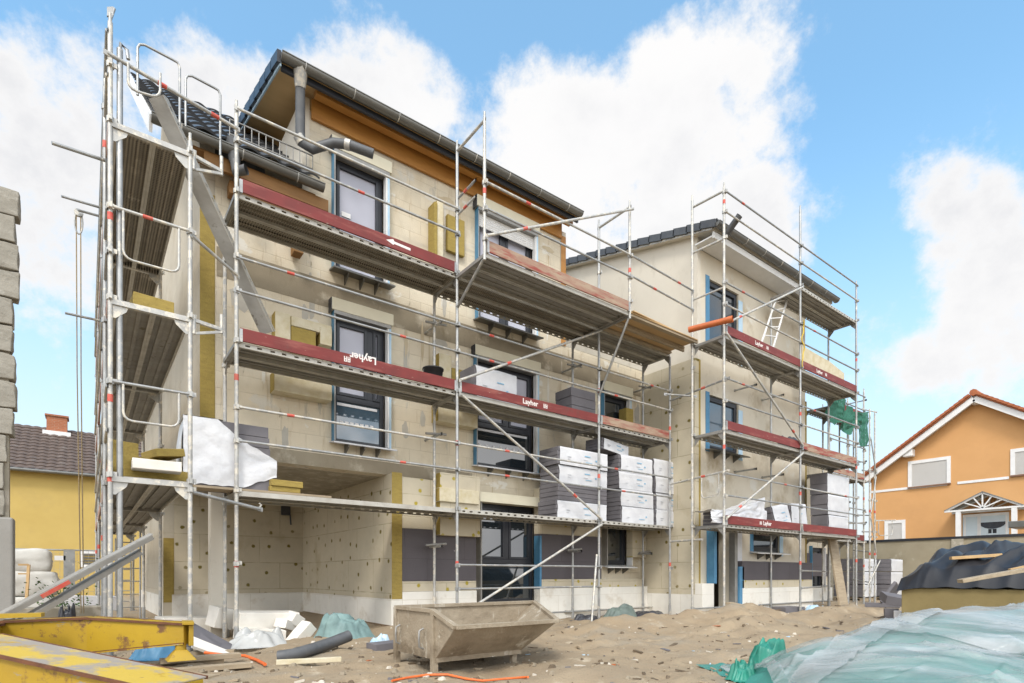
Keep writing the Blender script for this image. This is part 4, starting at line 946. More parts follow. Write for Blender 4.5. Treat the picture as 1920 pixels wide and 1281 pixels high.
# ================================================================ things on the scaffolds
GP = 'wrapped insulation packs on the scaffolds'
def pack(label, x0, x1, y0, y1, z0, z1, wrap=(1, 1), layers=4, skew=0, prints=True, tilt=None, group=GP, seed=0):
    """boards in a film sleeve; wrap = (front and top film, ragged end)"""
    random.seed(seed + int(x0 * 100) + int(z0 * 10))
    cx, cy = (x0 + x1) / 2, (y0 + y1) / 2
    t = thing('insulation_pack', (cx, cy, z0), label, 'insulation pack', group, skew)
    w, d, h = (x1 - x0) / 2, (y1 - y0) / 2, z1 - z0
    b = MB()
    for i in range(layers):
        o = random.uniform(-.012, .012); zz = h * i / layers
        b.box(-w + o, w + o * .5, -d + .004 + abs(o) * .4, d, zz + .002, zz + h / layers - .003)
    obj('boards', b, M['grey_eps'], t, local=True, bevel=.006)
    if wrap[0]:
        lx = -w + random.uniform(.0, .05); rx = w + .006
        def fn(u, v):      # sleeve runs front bottom -> front top -> over the top
            x = lx + (rx - lx) * u
            s = v * (h + 2 * d); k = .004 + .010 * N.noise(V((x * 4 + seed, s * 5, z0))) * (1 if 0.02 < v < .98 else 0)
            if u == 0: x += .03 * N.noise(V((s * 7, z0, seed)))
            if s <= h: return V((x, -d - .006 - abs(k) * .9, s))
            return V((x, -d + (s - h), h + .004 + abs(k) * .5))
        b = MB(); b.grid(14, 24, fn)
        wr = obj('wrap', b, M['film'], t, local=True)
        b = MB(); b.add([(rx, -d, .004), (rx, d, .004), (rx, d, h), (rx, -d, h)], [(0, 1, 2, 3)]); obj('wrap_end', b, M['film'], wr, local=True)
        if prints:
            b = MB(); yy = -d - .020
            for (u, zf, ww, hh, mi) in ((.18, .45, .10, .014, 1), (.18, .33, .07, .010, 1), (.52, .62, .16, .02, 0), (.50, .40, .12, .011, 1), (.54, .28, .18, .012, 0), (.74, .42, .05, .03, 0)):
                if random.random() < .85:
                    xx = -w + 2 * w * u; b.box(xx, xx + ww, yy, yy + .002, h * zf, h * zf + hh, mi)
            obj('lettering', b, [M['print_blue'], M['print_grey']], wr, local=True)
    if tilt: t.rotation_euler = tilt
    return t
zd = L1 + .004
ya = 8.40
def xa(px, Y=ya): return at(px, 950, Y=Y).x
def stack(xl, xr, ztop, n, words, hs=None, y0=ya, y1=8.98, special=None):
    h = (ztop - zd) / n; pos = ['lowest', 'second from the bottom', 'third from the bottom', 'fourth from the bottom', 'fifth from the bottom']
    for i in range(n):
        j = random.uniform(-.03, .03)
        kw = dict(wrap=(0, 0)) if special == i else {}
        pack(('bare grey ' if special == i else 'white wrapped ') + 'insulation pack, ' + (pos[i] if i < n - 1 else 'topmost') + ' ' + words, xl + j, xr + j * .6, y0 + random.uniform(0, .03), y1, zd + i * h + .001, zd + (i + 1) * h - .002, seed=i * 3 + int(xl), **kw)
ztop = at(1060, 838, Y=ya).z
stack(xa(1046), xa(1138), ztop, 4, 'in the stack with one bare grey layer', special=1)
z2 = at(1170, 868, Y=ya).z
stack(xa(1163), xa(1224), at(1170, 852, Y=ya).z, 4, 'in the stack under the askew pack')
stack(xa(1228), xa(1281), at(1240, 862, Y=ya).z, 4, 'in the narrow stack touching the wing wall')
zt_ = at(1170, 852, Y=ya).z
pack('white wrapped pack lying askew on the tallest foam stack', xa(1130), xa(1186), ya + .1, 8.95, zt_ + .03, zt_ + .27, skew=.12, seed=31, tilt=(0, .06, .12))
# pack and bare boards behind the second level toe board
zd2 = L2 + .004
pack('white wrapped insulation pack standing in front of the middle window', at(888, 720, Y=8.5).x, at(968, 720, Y=8.5).x, 8.5, 9.0, zd2, at(900, 686, Y=8.5).z, seed=5, group=GP, skew=.03)
pack('bare dark grey stack of foam boards beside the small upper window', at(1072, 745, Y=8.5).x, at(1117, 745, Y=8.5).x, 8.5, 9.0, zd2, at(1080, 727, Y=8.5).z, wrap=(0, 0), seed=8)
# big open bundle on the timber planks at the left corner
t = thing('insulation_bundle', (1.6, 8.6, L1), 'large grey foam board bundle under torn white film at the scaffold corner over the carport', 'insulation pack')
x0, x1 = at(352, 850, Y=8.34).x, at(512, 850, Y=8.34).x; zt = at(440, 792, Y=8.34).z; z0 = L1 + .036
b = MB()
for i in range(6):
    o = random.uniform(-.015, .015); hh = (zt - z0) / 6; b.box(x0 + o, x1 + o - .02 * i * .6, 8.36, 8.95, z0 + i * hh + .002, z0 + (i + 1) * hh - .002)
obj('boards', b, M['grey_eps'], t, bevel=.006)
H_ = zt - z0
def fl(u, v):
    x = x0 - .05 + (x1 - x0 + .10) * u; tp = zt - H_ * (.52 * max(0, (u - .36) / .64) ** .8) + .03 * N.noise(V((u * 8, 2, 1))); bt = z0 + H_ * (.02 + .20 * max(0, u - .62) / .38 + .05 * N.noise(V((u * 7, 9, 1))))
    z = tp + (bt - tp) * v; wv_ = abs(N.fractal(V((x * 3, z * 3, 4)), 1, 2, 4))
    return V((x, 8.352 - wv_ * .022 - .012 * abs(sin(u * 6 + v * 4)), z + .004))
b = MB(); b.grid(40, 30, fl); tw_ = obj('torn_wrap', b, M['film'], t)
b = MB(); b.grid(16, 10, lambda u, v: V((x0 - .05 + (x1 - x0) * (.46 - .14 * v) * u, 8.34 + .6 * v, zt + .008 + .02 * abs(N.noise(V((u * 5, v * 5, 2))))))); obj('top_wrap', b, M['film'], tw_)
b = MB(); b.grid(10, 16, lambda u, v: V((x0 - .02 - .05 * sin(v * pi) - .01 * N.noise(V((u * 4, v * 6, 1))), 8.4 + .5 * u, z0 + (zt - z0) * v))); obj('side_wrap', b, M['film'], t)

def slab_thing(label, c, s, m, rot=(0, 0, 0), name='mineral_wool_slab', cat='insulation slab', group=None, bev=.008, rough=.006):
    """a single loose board: rounded, slightly uneven block resting at c (centre of its underside)"""
    b = MB(); n = 5
    def face(fn): b.grid(n, n, fn, False)
    hx, hy, hz = s[0] / 2, s[1] / 2, s[2]
    q = bmesh.new(); bmesh.ops.create_cube(q, size=1); bmesh.ops.subdivide_edges(q, edges=q.edges, cuts=3, use_grid_fill=True)
    for v in q.verts:
        v.co = V((v.co.x * s[0], v.co.y * s[1], (v.co.z + .5) * s[2]))
        v.co += N.noise_vector(v.co * 6 + V(c)) * rough
        v.co.z = max(v.co.z, 0)
    me = bpy.data.meshes.new(name); q.to_mesh(me); q.free(); me.materials.append(M[m])
    o = bpy.data.objects.new(name, me); C.objects.link(o); o.location = c; o.rotation_euler = rot
    if bev:
        k = o.modifiers.new('b', 'BEVEL'); k.width = bev; k.segments = 2; k.limit_method = 'ANGLE'; k.angle_limit = R(40)
    return tag(o, label, cat, group)
GW = 'loose mineral wool slabs on the scaffolds'
zg = L1 + .004
slab_thing('yellow mineral wool slab standing on edge beside the gable platform pile', (.36, 8.12, zg), (.28, .10, .44), 'wool', (0, 0, .25), group=GW)
slab_thing('yellow mineral wool slab lying flat at the bottom of the gable pile', (.64, 8.55, zg), (.68, .9, .16), 'wool', (0, 0, .12), group=GW)
slab_thing('yellow mineral wool slab lying on the flat slab of the gable pile', (.62, 8.62, zg + .17), (.60, .7, .14), 'wool', (0, .10, -.2), group=GW)
slab_thing('small yellow mineral wool offcut topmost on the gable pile', (.80, 8.5, zg + .36), (.34, .45, .10), 'wool', (0, -.16, .3), group=GW)
slab_thing('pale foam slab lying in front of the mineral wool on the gable platform', at(294, 884, Y=7.95) * 1 - V((0, 0, 0)), (.50, .22, .12), 'eps', (0, .0, -.02), 'foam_board', 'foam board')
slab_thing('yellow mineral wool slab alone on the middle gable platform', (at(285, 575, Y=8.05).x, 8.05, L2 + .004), (.42, .3, .16), 'wool', (0, .02, .05), group=GW)
p = at(530, 905, Y=8.42)
t = slab_thing('yellow mineral wool slab with a stepped notch on the front platform', (p.x, 8.42, L1 + .036), (.42, .26, .075), 'wool', (0, 0, .05), group=GW)
b = MB(); b.box(-.20, .24, -.15, .13, .075, .165); obj('upper_layer', b, M['wool'], t, local=True, bevel=.008)
# bucket
def bucket(label, c, r, h, m):
    t = thing('bucket', c, label, 'bucket'); b = MB(); n = 20
    prof = [(r * .78, 0), (r, h), (r + .012, h), (r + .012, h + .02), (r - .008, h + .02), (r * .77, .01)]
    b.add([(a * cos(2 * pi * j / n), a * sin(2 * pi * j / n), z) for a, z in prof for j in range(n)], [(i * n + j, i * n + (j + 1) % n, (i + 1) * n + (j + 1) % n, (i + 1) * n + j) for i in range(5) for j in range(n)] , True)
    b.add([(r * .77 * cos(2 * pi * j / n), r * .77 * sin(2 * pi * j / n), .01) for j in range(n)], [list(range(n))])
    obj('tub', b, M[m], t, local=True); b = MB(); b.path([((r + .015) * cos(a), (r + .015) * sin(a) * .5 - .02, h - .02 - .1 * sin(a)) for a in [pi * k / 10 for k in range(11)]], .004, 5); obj('handle', b, M['steel'], t, local=True)
    return t
bucket('black mortar bucket behind the red toe board on the second platform', (at(812, 700, Y=8.45).x, 8.45, L2 + .004), .17, .33, 'rubber')
# plywood bridging sheets between facade and wing scaffold
sh = MB(); sh.box(-1.1, 1.1, -.42, .42, 0, .021)
o1 = obj('plywood_sheet', sh, M['plywood'], bevel=.002); o1.location = (9.62, 7.86, L3 + .006); tag(o1, 'wide plywood sheet bridging the gap to the wing scaffold', 'plywood sheet', 'plywood sheets')
sh = MB(); sh.box(-.95, .95, -.3, .3, 0, .021)
o2 = obj('plywood_sheet', sh, M['plywood'], bevel=.002); o2.location = (9.5, 7.75, L3 + .03); o2.rotation_euler = (0, 0, .05); tag(o2, 'smaller plywood sheet lying on top of the bridging sheet', 'plywood sheet', 'plywood sheets')
sh = MB(); sh.box(-1.15, 1.15, -.02, .02, -.10, 0)
for y in (-.35, 0, .35): sh.box(-1.12, 1.12, y - .05, y + .05, -.045, -.002)
o = obj('support_plank', sh, M['timber']); o.location = (9.63, 7.86, L3 + .004); tag(o, 'rough timber bearers under the plywood bridging sheets', 'planks')
# pipes and odds and ends on the wing scaffold
a, b_ = at(1310, 614, Y=7.15), at(1374, 598, Y=6.5)
t = thing('drain_pipe', a, 'orange plastic drain pipe sticking out at the corner of the wing scaffold', 'pipe'); q = MB(); q.path([a - (b_ - a) * .3, b_], .062, 16, cap=False); q.path([b_, a - (b_ - a) * .3], .056, 16, cap=False); obj('tube', q, M['pipe_or'], t)
q = MB(); d_ = (b_ - a).normalized(); q.path([b_ - d_ * .16, b_ - d_ * .13], .069, 16, cap=False); q.path([b_ - d_ * .10, b_ - d_ * .0], .067, 16, cap=False); obj('socket', q, M['pipe_or'], t)
t = thing('ladder', (12.5, 7.3, K3), 'small white ladder leaning on the upper platform of the wing scaffold', 'ladder')
f0, f1 = at(1424, 655, Y=7.2), at(1457, 556, Y=7.5); g0, g1 = at(1447, 662, Y=7.1), at(1480, 548, Y=7.4)
for u, v in ((f0, f1), (g0, g1)): q = MB(); q.bar(u, v, .04, .02); obj('stile', q, M['white'], t)
q = MB()
for i in range(6): q.bar(f0.lerp(f1, (i + .6) / 6.4), g0.lerp(g1, (i + .6) / 6.4), .03, .02)
obj('rung', q, M['white'], t)
q = MB(); pc = V((Q[1] - .02, YWO - .06, 7.15)); q.path([pc + V((.05 * sin(i * .5), -.02 - .015 * cos(i * .9), -.045 * i)) for i in range(26)], .014, 6); tag(obj('cable', q, simple('yellow cable', (.6, .42, .04), rough=.5)), 'yellow cable hanging from a post of the wing scaffold', 'cable')
q = MB(); c0 = [at(1504, 648, Y=7.3), at(1528, 662, Y=7.3), at(1556, 678, Y=7.3), at(1583, 700, Y=7.3), at(1583, 712, Y=7.3), at(1505, 690, Y=7.3)]; c0 = [V((p.x, p.y, max(p.z, K3 + .006))) for p in c0]
q.prism(c0, (0, .04, 0)); tag(obj('wall_panel', q, M['wool_old'], bevel=.004), 'pale cut board propped on the upper platform of the wing scaffold', 'board')
# crumpled sheets
def ridge(x, y, f, sd):
    return (1 - 2 * abs(N.noise(V((x * f, y * f, sd)))))
def crumple(name, label, cat, c, sx, sy, h, m, seed=1, f=3.0, amp=.5, nu=64, rot=0, group=None, edge=.35):
    """heap of crumpled sheet: lobed dome with creased folds, its edge lying on the ground"""
    rnd = random.Random(seed); bumps = [(0, 0, .95, .62)]
    for i in range(6):
        a = rnd.uniform(0, 6.28); d = rnd.uniform(.25, .6); bumps.append((cos(a) * d, sin(a) * d, rnd.uniform(.28, .5), rnd.uniform(.55, 1.0)))
    def fn(u, v):
        x, y = (u * 2 - 1) * 1.15, (v * 2 - 1) * 1.15
        a = math.atan2(y, x); rr = 1 + edge * (N.noise(V((cos(a) * 1.3 + seed, sin(a) * 1.3, seed))) + .5 * N.noise(V((cos(a) * 4 + seed, sin(a) * 4, seed))))
        r = math.hypot(x, y) / rr
        wx = x + .30 * N.noise(V((x * 2 + seed, y * 2, 1))); wy = y + .30 * N.noise(V((x * 2, y * 2 + seed, 8)))
        base = max(bh * max(0, 1 - ((wx - bx) ** 2 + (wy - by) ** 2) / br ** 2) ** .8 for bx, by, br, bh in bumps)
        base = base * min(1, max(0, (1 - r)) * 2.6)
        fold = .30 * ridge(wx * 1.2 + wy, wy * 2.0, 1.3, seed) + .20 * ridge(wx, wy * .5 - wx, 2.4, seed + 4) + .08 * ridge(wx, wy, 5, seed + 2)
        z = h * (base + amp * .55 * fold * min(1, base * 2.5))
        k = 1 / r if r > 1 else 1
        return V((x * k * sx, y * k * sy, max(.006, z) if r < 1 else .0))
    b = MB(); b.grid(nu, nu, fn); o = obj(name, b, m, fix=False); o.location = c; o.rotation_euler = (0, 0, rot)
    return tag(o, label, cat, group)
p = at(1473, 815, Y=7.15); crumple('tarpaulin', 'black plastic bag heap on the second platform of the wing scaffold', 'tarpaulin', (p.x, 7.05, K2 + .006), .62, .28, .36, M['black_pl'], 4)
# packs on the wing scaffold
zw = K1 + .006
def px_(a, Y): return at(a, 950, Y=Y).x
pack('long white wrapped pack lying tilted over the doorway on the wing scaffold', px_(1338, 7.2), px_(1424, 7.2), 7.0, 7.5, zw + .04, zw + .38, seed=12, tilt=(.05, -.07, .04))
def drape(u, v):
    x = px_(1332, 6.95) + (px_(1432, 6.95) - px_(1332, 6.95)) * u; tp = zw + .30 + .42 * u ** 2.2 + .05 * N.noise(V((u * 5, 1, 1))); w_ = abs(N.fractal(V((x * 4, v * 4, 2)), 1, 2, 4)) + .5 * abs(N.noise(V((u * 3 + v * 5, v * 2, 9))))
    if v < .3: return V((x, 6.96 + .45 * (.3 - v) / .3, tp - .03 + .04 * w_))
    k = (v - .3) / .7; return V((x + .04 * k * (u - .5), 6.955 - .05 * w_ - .02 * k, tp - (tp - zw - .02) * k))
b = MB(); b.grid(44, 30, drape); tag(obj('plastic_sheet', b, M['film'], fix=False), 'white crumpled film draped over the tilted pack above the doorway', 'plastic sheet')
pack('white wrapped pack leaning back beside the red toe board', px_(1444, 7.2), px_(1474, 7.2), 7.05, 7.45, zw + .06, zw + .62, seed=14, tilt=(-.15, -.18, 0))
pack('white wrapped pack standing upright beside the leaning pack', px_(1474, 7.2), px_(1503, 7.2), 7.05, 7.45, zw + .01, zw + .72, seed=15, tilt=(-.06, -.05, 0))
zz = [at(1560, y_, Y=7.05).z for y_ in (985, 953, 922, 892)]
for i, w_ in enumerate(('lowest', 'middle', 'topmost')):
    pack('grey and white pack, %s of three stacked at the end of the wing scaffold' % w_, px_(1552, 7.05) - .02 * i, px_(1590, 7.05) + .03 * i - .02, 7.05, 7.5, zw + i * .56, zw + i * .56 + .55, seed=20 + i, layers=2, prints=False)

# ================================================================ skip, steel frame, heaps on the ground
t = thing('mortar_skip', (3.3, 5.2, 0), 'beige cement-crusted steel skip with sloping front standing on the sand', 'skip')
ms = simple('cement crusted steel', (.36, .30, .22), (.24, .19, .13), 2.2, .3, .7, .8, .05, bs=.8, bscale=22, layers=(((.17, .13, .085), 1.3, .54, .66, (1, 1, 1.6)), ((.46, .41, .33), 2.6, .57, .64, (2, 2, .6)), ((.22, .17, .11), 2.2, .55, .72), ((.53, .49, .40), 6, .62, .68), ((.24, .11, .05), 9, .68, .73)))
xl = 2.69
zb_, zf_, bot = .60, .47, .13
pB = [(5.62, bot), (5.66, zb_), (4.42, zf_), (4.80, bot)]
RB, RF = V((4.62, 5.66, zb_)), V((3.93, 4.42, zf_)); BB, BF = V((3.95, 5.62, bot)), V((3.72, 4.80, bot))
LBt, LFt, LBb, LFb = V((xl, 5.66, zb_)), V((xl, 4.42, zf_)), V((xl, 5.62, bot)), V((xl, 4.80, bot))
def plate(vs, th=.006, name='tub'):
    n = (V(vs[1]) - V(vs[0])).cross(V(vs[2]) - V(vs[0])).normalized(); q.prism([V(v) - n * th / 2 for v in vs], n * th)
q = MB()
LM = V((xl, 4.84, .60))
for vs in ((LBb, LBt, LM, LFt, LFb), (RB, RF, BF, BB), (LBt, RB, BB, LBb), (LFt, LFb, BF, RF), (LBb, BB, BF, LFb)): plate(vs)
obj('tub', q, ms, t)
q = MB()
for a, b_ in ((LBt, RB), (RB, RF), (RF, LFt), (LFt, LM), (LM, LBt)): q.bar(a, b_, .055, .04)
obj('rim', q, ms, t, bevel=.004)
for i, (x, y) in enumerate(((xl, 4.82), (xl, 5.64), (3.68, 4.86), (3.9, 5.6))):
    q = MB(); zt = .60 if x == xl else bot; q.box(x - .03, x + .03, y - .03, y + .03, gz(x, y) - .03, zt); obj('foot', q, ms, t, bevel=.004)
q = MB(); q.bar(LFb.lerp(BF, .0) + V((0, -.012, .0)), BF + V((0, -.012, 0)), .03, .05); obj('sill_bar', q, ms, t)
for y in (4.98, 5.5):
    q = MB(); q.path([(xl - .03, y, .42), (xl - .075, y, .40), (xl - .08, y, .32), (xl - .075, y, .24), (xl - .03, y, .22)], .011, 8); obj('handle', q, M['frame_dark'], t)
q = MB(); q.grid(16, 12, lambda u, v: (lambda p: V((p.x, p.y, .2 + .10 * N.noise(p * 3) + .05)))(V((xl + .02 + u * 1.1, 4.85 + v * .74, 0)))); obj('mortar_rest', q, ms, t)

ym, nt, p = newmat('worn yellow machine paint')
c = mix(nt, noise_fac(nt, 1.6, .3, .7), (.44, .285, .012), (.36, .22, .010))
c = mix(nt, noise_fac(nt, 4, .54, .60, 10, .72, seed=2), c, (.13, .055, .03)); c = mix(nt, noise_fac(nt, 1.2, .45, .75, 5, .6, seed=5), c, (.33, .21, .02)); c = mix(nt, noise_fac(nt, 3.2, .60, .64, 10, .7, seed=9, stretch=(.5, 1, 2)), c, (.25, .24, .22))
nt.links.new(c, p.inputs['Base Color']); p.inputs['Roughness'].default_value = .5; bump(nt, p, noise_fac(nt, 12, .3, .7), .15)
yw, nt, p = newmat('scuffed top of yellow beam')
c = mix(nt, noise_fac(nt, 2.5, .46, .54, 10, .68), (.52, .36, .05), (.30, .26, .22)); c = mix(nt, noise_fac(nt, 3.5, .56, .62, 9, .7, seed=4), c, (.40, .25, .02)); c = mix(nt, noise_fac(nt, 7, .63, .68, 9, .7, seed=6), c, (.12, .08, .06)); c = mix(nt, noise_fac(nt, 2, .58, .66, 9, .7, seed=11), c, (.50, .47, .42))
nt.links.new(c, p.inputs['Base Color']); p.inputs['Roughness'].default_value = .65; bump(nt, p, noise_fac(nt, 12, .3, .7), .2)
rustm = simple('rust', (.16, .065, .03), (.09, .04, .022), 12, rough=.9)
t = thing('outrigger_frame', (-.2, 6, 0), 'worn yellow rusty steel outrigger frame of a parked crane', 'machine frame')
def ibeam(name, A_, B_, w, hA, hB, topm):
    """box beam from A_ to B_ (top centre line), width w, heights at both ends"""
    A_, B_ = V(A_), V(B_); d = B_ - A_; s = V((d.y, -d.x, 0)).normalized() * w / 2; zz_ = V((0, 0, 1))
    q = MB(); i = .86
    q.add([A_ - s * i - zz_ * .012, A_ + s * i - zz_ * .012, B_ + s * i - zz_ * .012, B_ - s * i - zz_ * .012, A_ - s * i - zz_ * hA, A_ + s * i - zz_ * hA, B_ + s * i - zz_ * hB, B_ - s * i - zz_ * hB],
          [(0, 3, 2, 1), (4, 5, 6, 7), (0, 1, 5, 4), (1, 2, 6, 5), (2, 3, 7, 6), (3, 0, 4, 7)])
    o = obj(name, q, ym, t, bevel=.006)
    q = MB(); q.add([A_ - s - zz_ * .012, A_ + s - zz_ * .012, B_ + s - zz_ * .012, B_ - s - zz_ * .012, A_ - s, A_ + s, B_ + s, B_ - s], [(0, 1, 2, 3), (4, 7, 6, 5), (0, 4, 5, 1), (1, 5, 6, 2), (2, 6, 7, 3), (3, 7, 4, 0)]); obj('top_flange', q, topm, o, bevel=.004)
    q = MB()
    for sg in (1, -1): q.bar(A_ + s * sg * 1.004 - zz_ * .008, B_ + s * sg * 1.004 - zz_ * .008, .016, .022); q.bar(A_ + s * sg * .88 - zz_ * (hA - .004), B_ + s * sg * .88 - zz_ * (hB - .004), .016, .022)
    obj('rusty_edge', q, rustm, o)
    q = MB(); q.bar(A_ - zz_ * hA, B_ - zz_ * hB, w, .012); obj('bottom_flange', q, ym, o)
    return o
fa, fm, fb = at(60, 1160, D=5.5), at(170, 1157, D=5.55), at(352, 1168, D=5.6)
ibeam('far_beam', fm, fb, .18, .35, .20, ym); ibeam('far_beam', at(-60, 1166, D=5.2), fm - (fb - fm) * .0 + V((-.002, 0, .001)), .18, .37, .35, ym)
q = MB(); q.bar(fb + V((.0, 0, .005)) - V((.05, 0, 0)), fb + V((.05, -.01, 0)), .24, .03); q.bar(fb + V((.02, 0, -.02)), fb + V((.02, 0, -.22)), .18, .04, up=(1, 0, 0)); obj('end_plate', q, ym, t, bevel=.004)
fp = V((fb.x - .06, fb.y, gz(fb.x, fb.y) + .09))
q = MB(); n = 4; s1, s0 = .05, .125
q.add([fp + V((s0 * a, s0 * c_, .0)) for a, c_ in ((-1, -1), (1, -1), (1, 1), (-1, 1))] + [fp + V((s1 * a, s1 * c_, .10)) for a, c_ in ((-1, -1), (1, -1), (1, 1), (-1, 1))], [(0, 1, 5, 4), (1, 2, 6, 5), (2, 3, 7, 6), (3, 0, 4, 7), (4, 5, 6, 7), (0, 3, 2, 1)])
q.tube(fp + V((0, 0, .1)), fp + V((0, 0, .22)), .05, 12); obj('foot_pad', q, ym, t, bevel=.005)
na, nb = at(-60, 1194, D=4.0), at(340, 1279, D=3.55)
ibeam('near_beam', na, nb, .42, .34, .20, yw)
ibeam('cross_beam', at(-30, 1170, D=5.2), at(-120, 1185, D=4.1), .3, .4, .35, ym)
q = MB(); a = at(20, 1159, D=5.0); q.bar(a + V((-.5, .1, .02)), a + V((.22, .0, .02)), .14, .035); obj('crane_timber', q, ym, t)

GT = 'timber offcuts by the yellow frame'
def plank_thing(label, p, q_, w, h, m='timber', group=None, name='timber_plank', cat='plank', up=(0, 0, 1)):
    b = MB(); b.bar(p, q_, w, h, up=up); return tag(obj(name, b, M[m], bevel=.004), label, cat, group)
for i, (a, b_, z, w, lab) in enumerate((((225, 1250), (420, 1238), .03, .14, 'long grey timber under the yellow foot pad'), ((280, 1262), (470, 1246), .03, .12, 'weathered plank nearest the yellow beam end'), ((300, 1240), (450, 1228), .08, .12, 'short plank lying on the other timbers behind the foot pad'), ((250, 1262), (400, 1272), .03, .13, 'plank sticking out below the near yellow beam'), ((330, 1226), (440, 1222), .04, .10, 'thin lath beside the leaning dark panel'))):
    plank_thing(lab, at(*a, Z=z), at(*b_, Z=z), w, .05, 'timber', GT)
plank_thing('yellowish square batten lying on the sand before the black bag', at(518, 1242, Z=.04), at(640, 1236, Z=.04), .06, .05, 'wool_old', GT)
# dark and white boards leaning, blue tub
def lean(label, pts_, m, th=.02, name='leaning_board', cat='board', group=None):
    b = MB(); n = (V(pts_[1]) - V(pts_[0])).cross(V(pts_[2]) - V(pts_[0])).normalized(); b.prism(pts_, n * th); return tag(obj(name, b, M[m], bevel=.003), label, cat, group)
lean('dark grey panel lying slanted behind the yellow foot pad', [at(358, 1165, Y=7.9), at(436, 1208, Y=7.75), at(430, 1222, Y=7.35), at(350, 1208, Y=7.4)], 'grey_eps', .03)
lean('white foam strip slanting in front of the dark panel', [at(362, 1193, Y=7.45), at(444, 1226, Y=7.3), at(430, 1236, Y=7.2), at(360, 1210, Y=7.3)], 'eps', .04)
p = at(300, 1236, Z=.0); crumple('plastic_sheet', 'bright blue plastic bag half hidden behind the yellow beam tip', 'bag', (p.x, p.y, .02), .34, .25, .2, M['blue'], 41, amp=.8)
# heap of white foam offcuts
GF = 'foam offcuts in the heap by the carport'
for i, (px, py, Y, sz, rot, lab) in enumerate((
    (500, 1164, 8.9, (.84, .35, .27), (.06, .04, .06), 'largest white foam slab at the back of the rubble heap'), (474, 1189, 8.6, (.44, .3, .15), (.05, .06, .1), 'white foam slab under the largest slab of the rubble heap'),
    (552, 1162, 8.75, (.19, .2, .17), (.2, .55, .4), 'small tilted foam cube on top of the rubble heap'), (519, 1192, 8.5, (.18, .22, .17), (.05, .05, .1), 'upright foam block in the middle of the rubble heap'),
    (563, 1192, 8.35, (.42, .2, .17), (.12, -.78, .25), 'long foam block propped steeply against the rubble heap'), (535, 1172, 8.7, (.26, .2, .13), (.1, .3, .7), 'foam chunk under the tilted cube of the heap'),
    (428, 1160, 9.3, (.5, .3, .3), (.1, .2, .3), 'foam slab beside the scaffold post behind the heap'), (700, 1208, 8.5, (.24, .2, .12), (.1, .1, .6), 'little white foam offcut between tarpaulin and skip'), (572, 1200, 8.7, (.3, .2, .14), (.3, .2, 1.0), 'foam offcut half under the teal tarpaulin'))):
    p = at(px, py, Y=Y); q_ = Euler(rot).to_matrix() @ V((0, 0, sz[2] / 2)); c_ = p - q_
    slab_thing(lab, c_, sz, 'eps', rot, 'foam_block', 'foam block', GF, .008, .007)
p = at(360, 1150, Y=9.9); slab_thing('stacked pale foam boards lying in the carport', (p.x, 9.9, 0), (.9, .6, .3), 'eps', (0, .05, .1), 'foam_block', 'foam block', GF)
filmclear, nt, p_ = newmat('clear crumpled film')
nt.links.new(mix(nt, noise_fac(nt, 3, .3, .7), (.62, .62, .60), (.48, .48, .46)), p_.inputs['Base Color']); p_.inputs['Roughness'].default_value = .25; p_.inputs['Alpha'].default_value = .8
p = at(500, 1212, Y=8.15); crumple('plastic_sheet', 'crumpled whitish plastic sheet at the foot of the foam heap', 'plastic sheet', (p.x - .1, 8.1, 0), .46, .26, .25, filmclear, 6, amp=.35)
tealt = simple('faded teal tarpaulin', (.20, .30, .285), (.13, .20, .195), 5, .4, .65, .55, bs=.3, bscale=15)
p = at(640, 1200, Y=8.3); crumple('tarpaulin', 'faded teal tarpaulin bunched up on the rubble by the carport', 'tarpaulin', (p.x, 8.2, 0), .50, .40, .36, tealt, 9, amp=1.0, f=4)
q = MB(); q.path([at(522, 1232, Z=.06), at(550, 1228, Z=.08), at(590, 1216, Z=.09), at(625, 1204, Z=.14), at(655, 1192, Z=.2)], .07, 14); tag(obj('pipe_insulation', q, M['pipe_grey']), 'thick black flexible pipe lying in front of the teal tarpaulin', 'pipe')
p = at(712, 1206, Z=.02); crumple('rubbish_bag', 'small white and blue rubbish bag by the carport wall', 'bag', (p.x, p.y, 0), .18, .14, .14, M['paleblue'], 12)
p = at(722, 1216, Z=.02); slab_thing('dark grey foam offcut behind the skip handle', (p.x, p.y, 0), (.4, .25, .1), 'grey_eps', (0, 0, .1), 'foam_block', 'foam block', GF)
q = MB(); q.path([at(384, 1224, Z=.07), at(420, 1228, Z=.05), at(460, 1230, Z=.03), at(482, 1238, Z=.02), at(497, 1246, Z=.02)], .018, 8); tag(obj('hose', q, M['orange_hose']), 'short red orange hose between timber and foam heap', 'hose')
q = MB(); q.path([(lambda p: V((p.x, p.y, gz(p.x, p.y) + .02)))(at(x, y, Z=0)) for x, y in ((735, 1279), (760, 1273), (800, 1269), (840, 1268), (875, 1272), (905, 1273), (945, 1268), (985, 1270), (990, 1273))], .011, 8); tag(obj('hose', q, M['orange_hose']), 'long orange hose lying on the sand before the skip', 'hose')
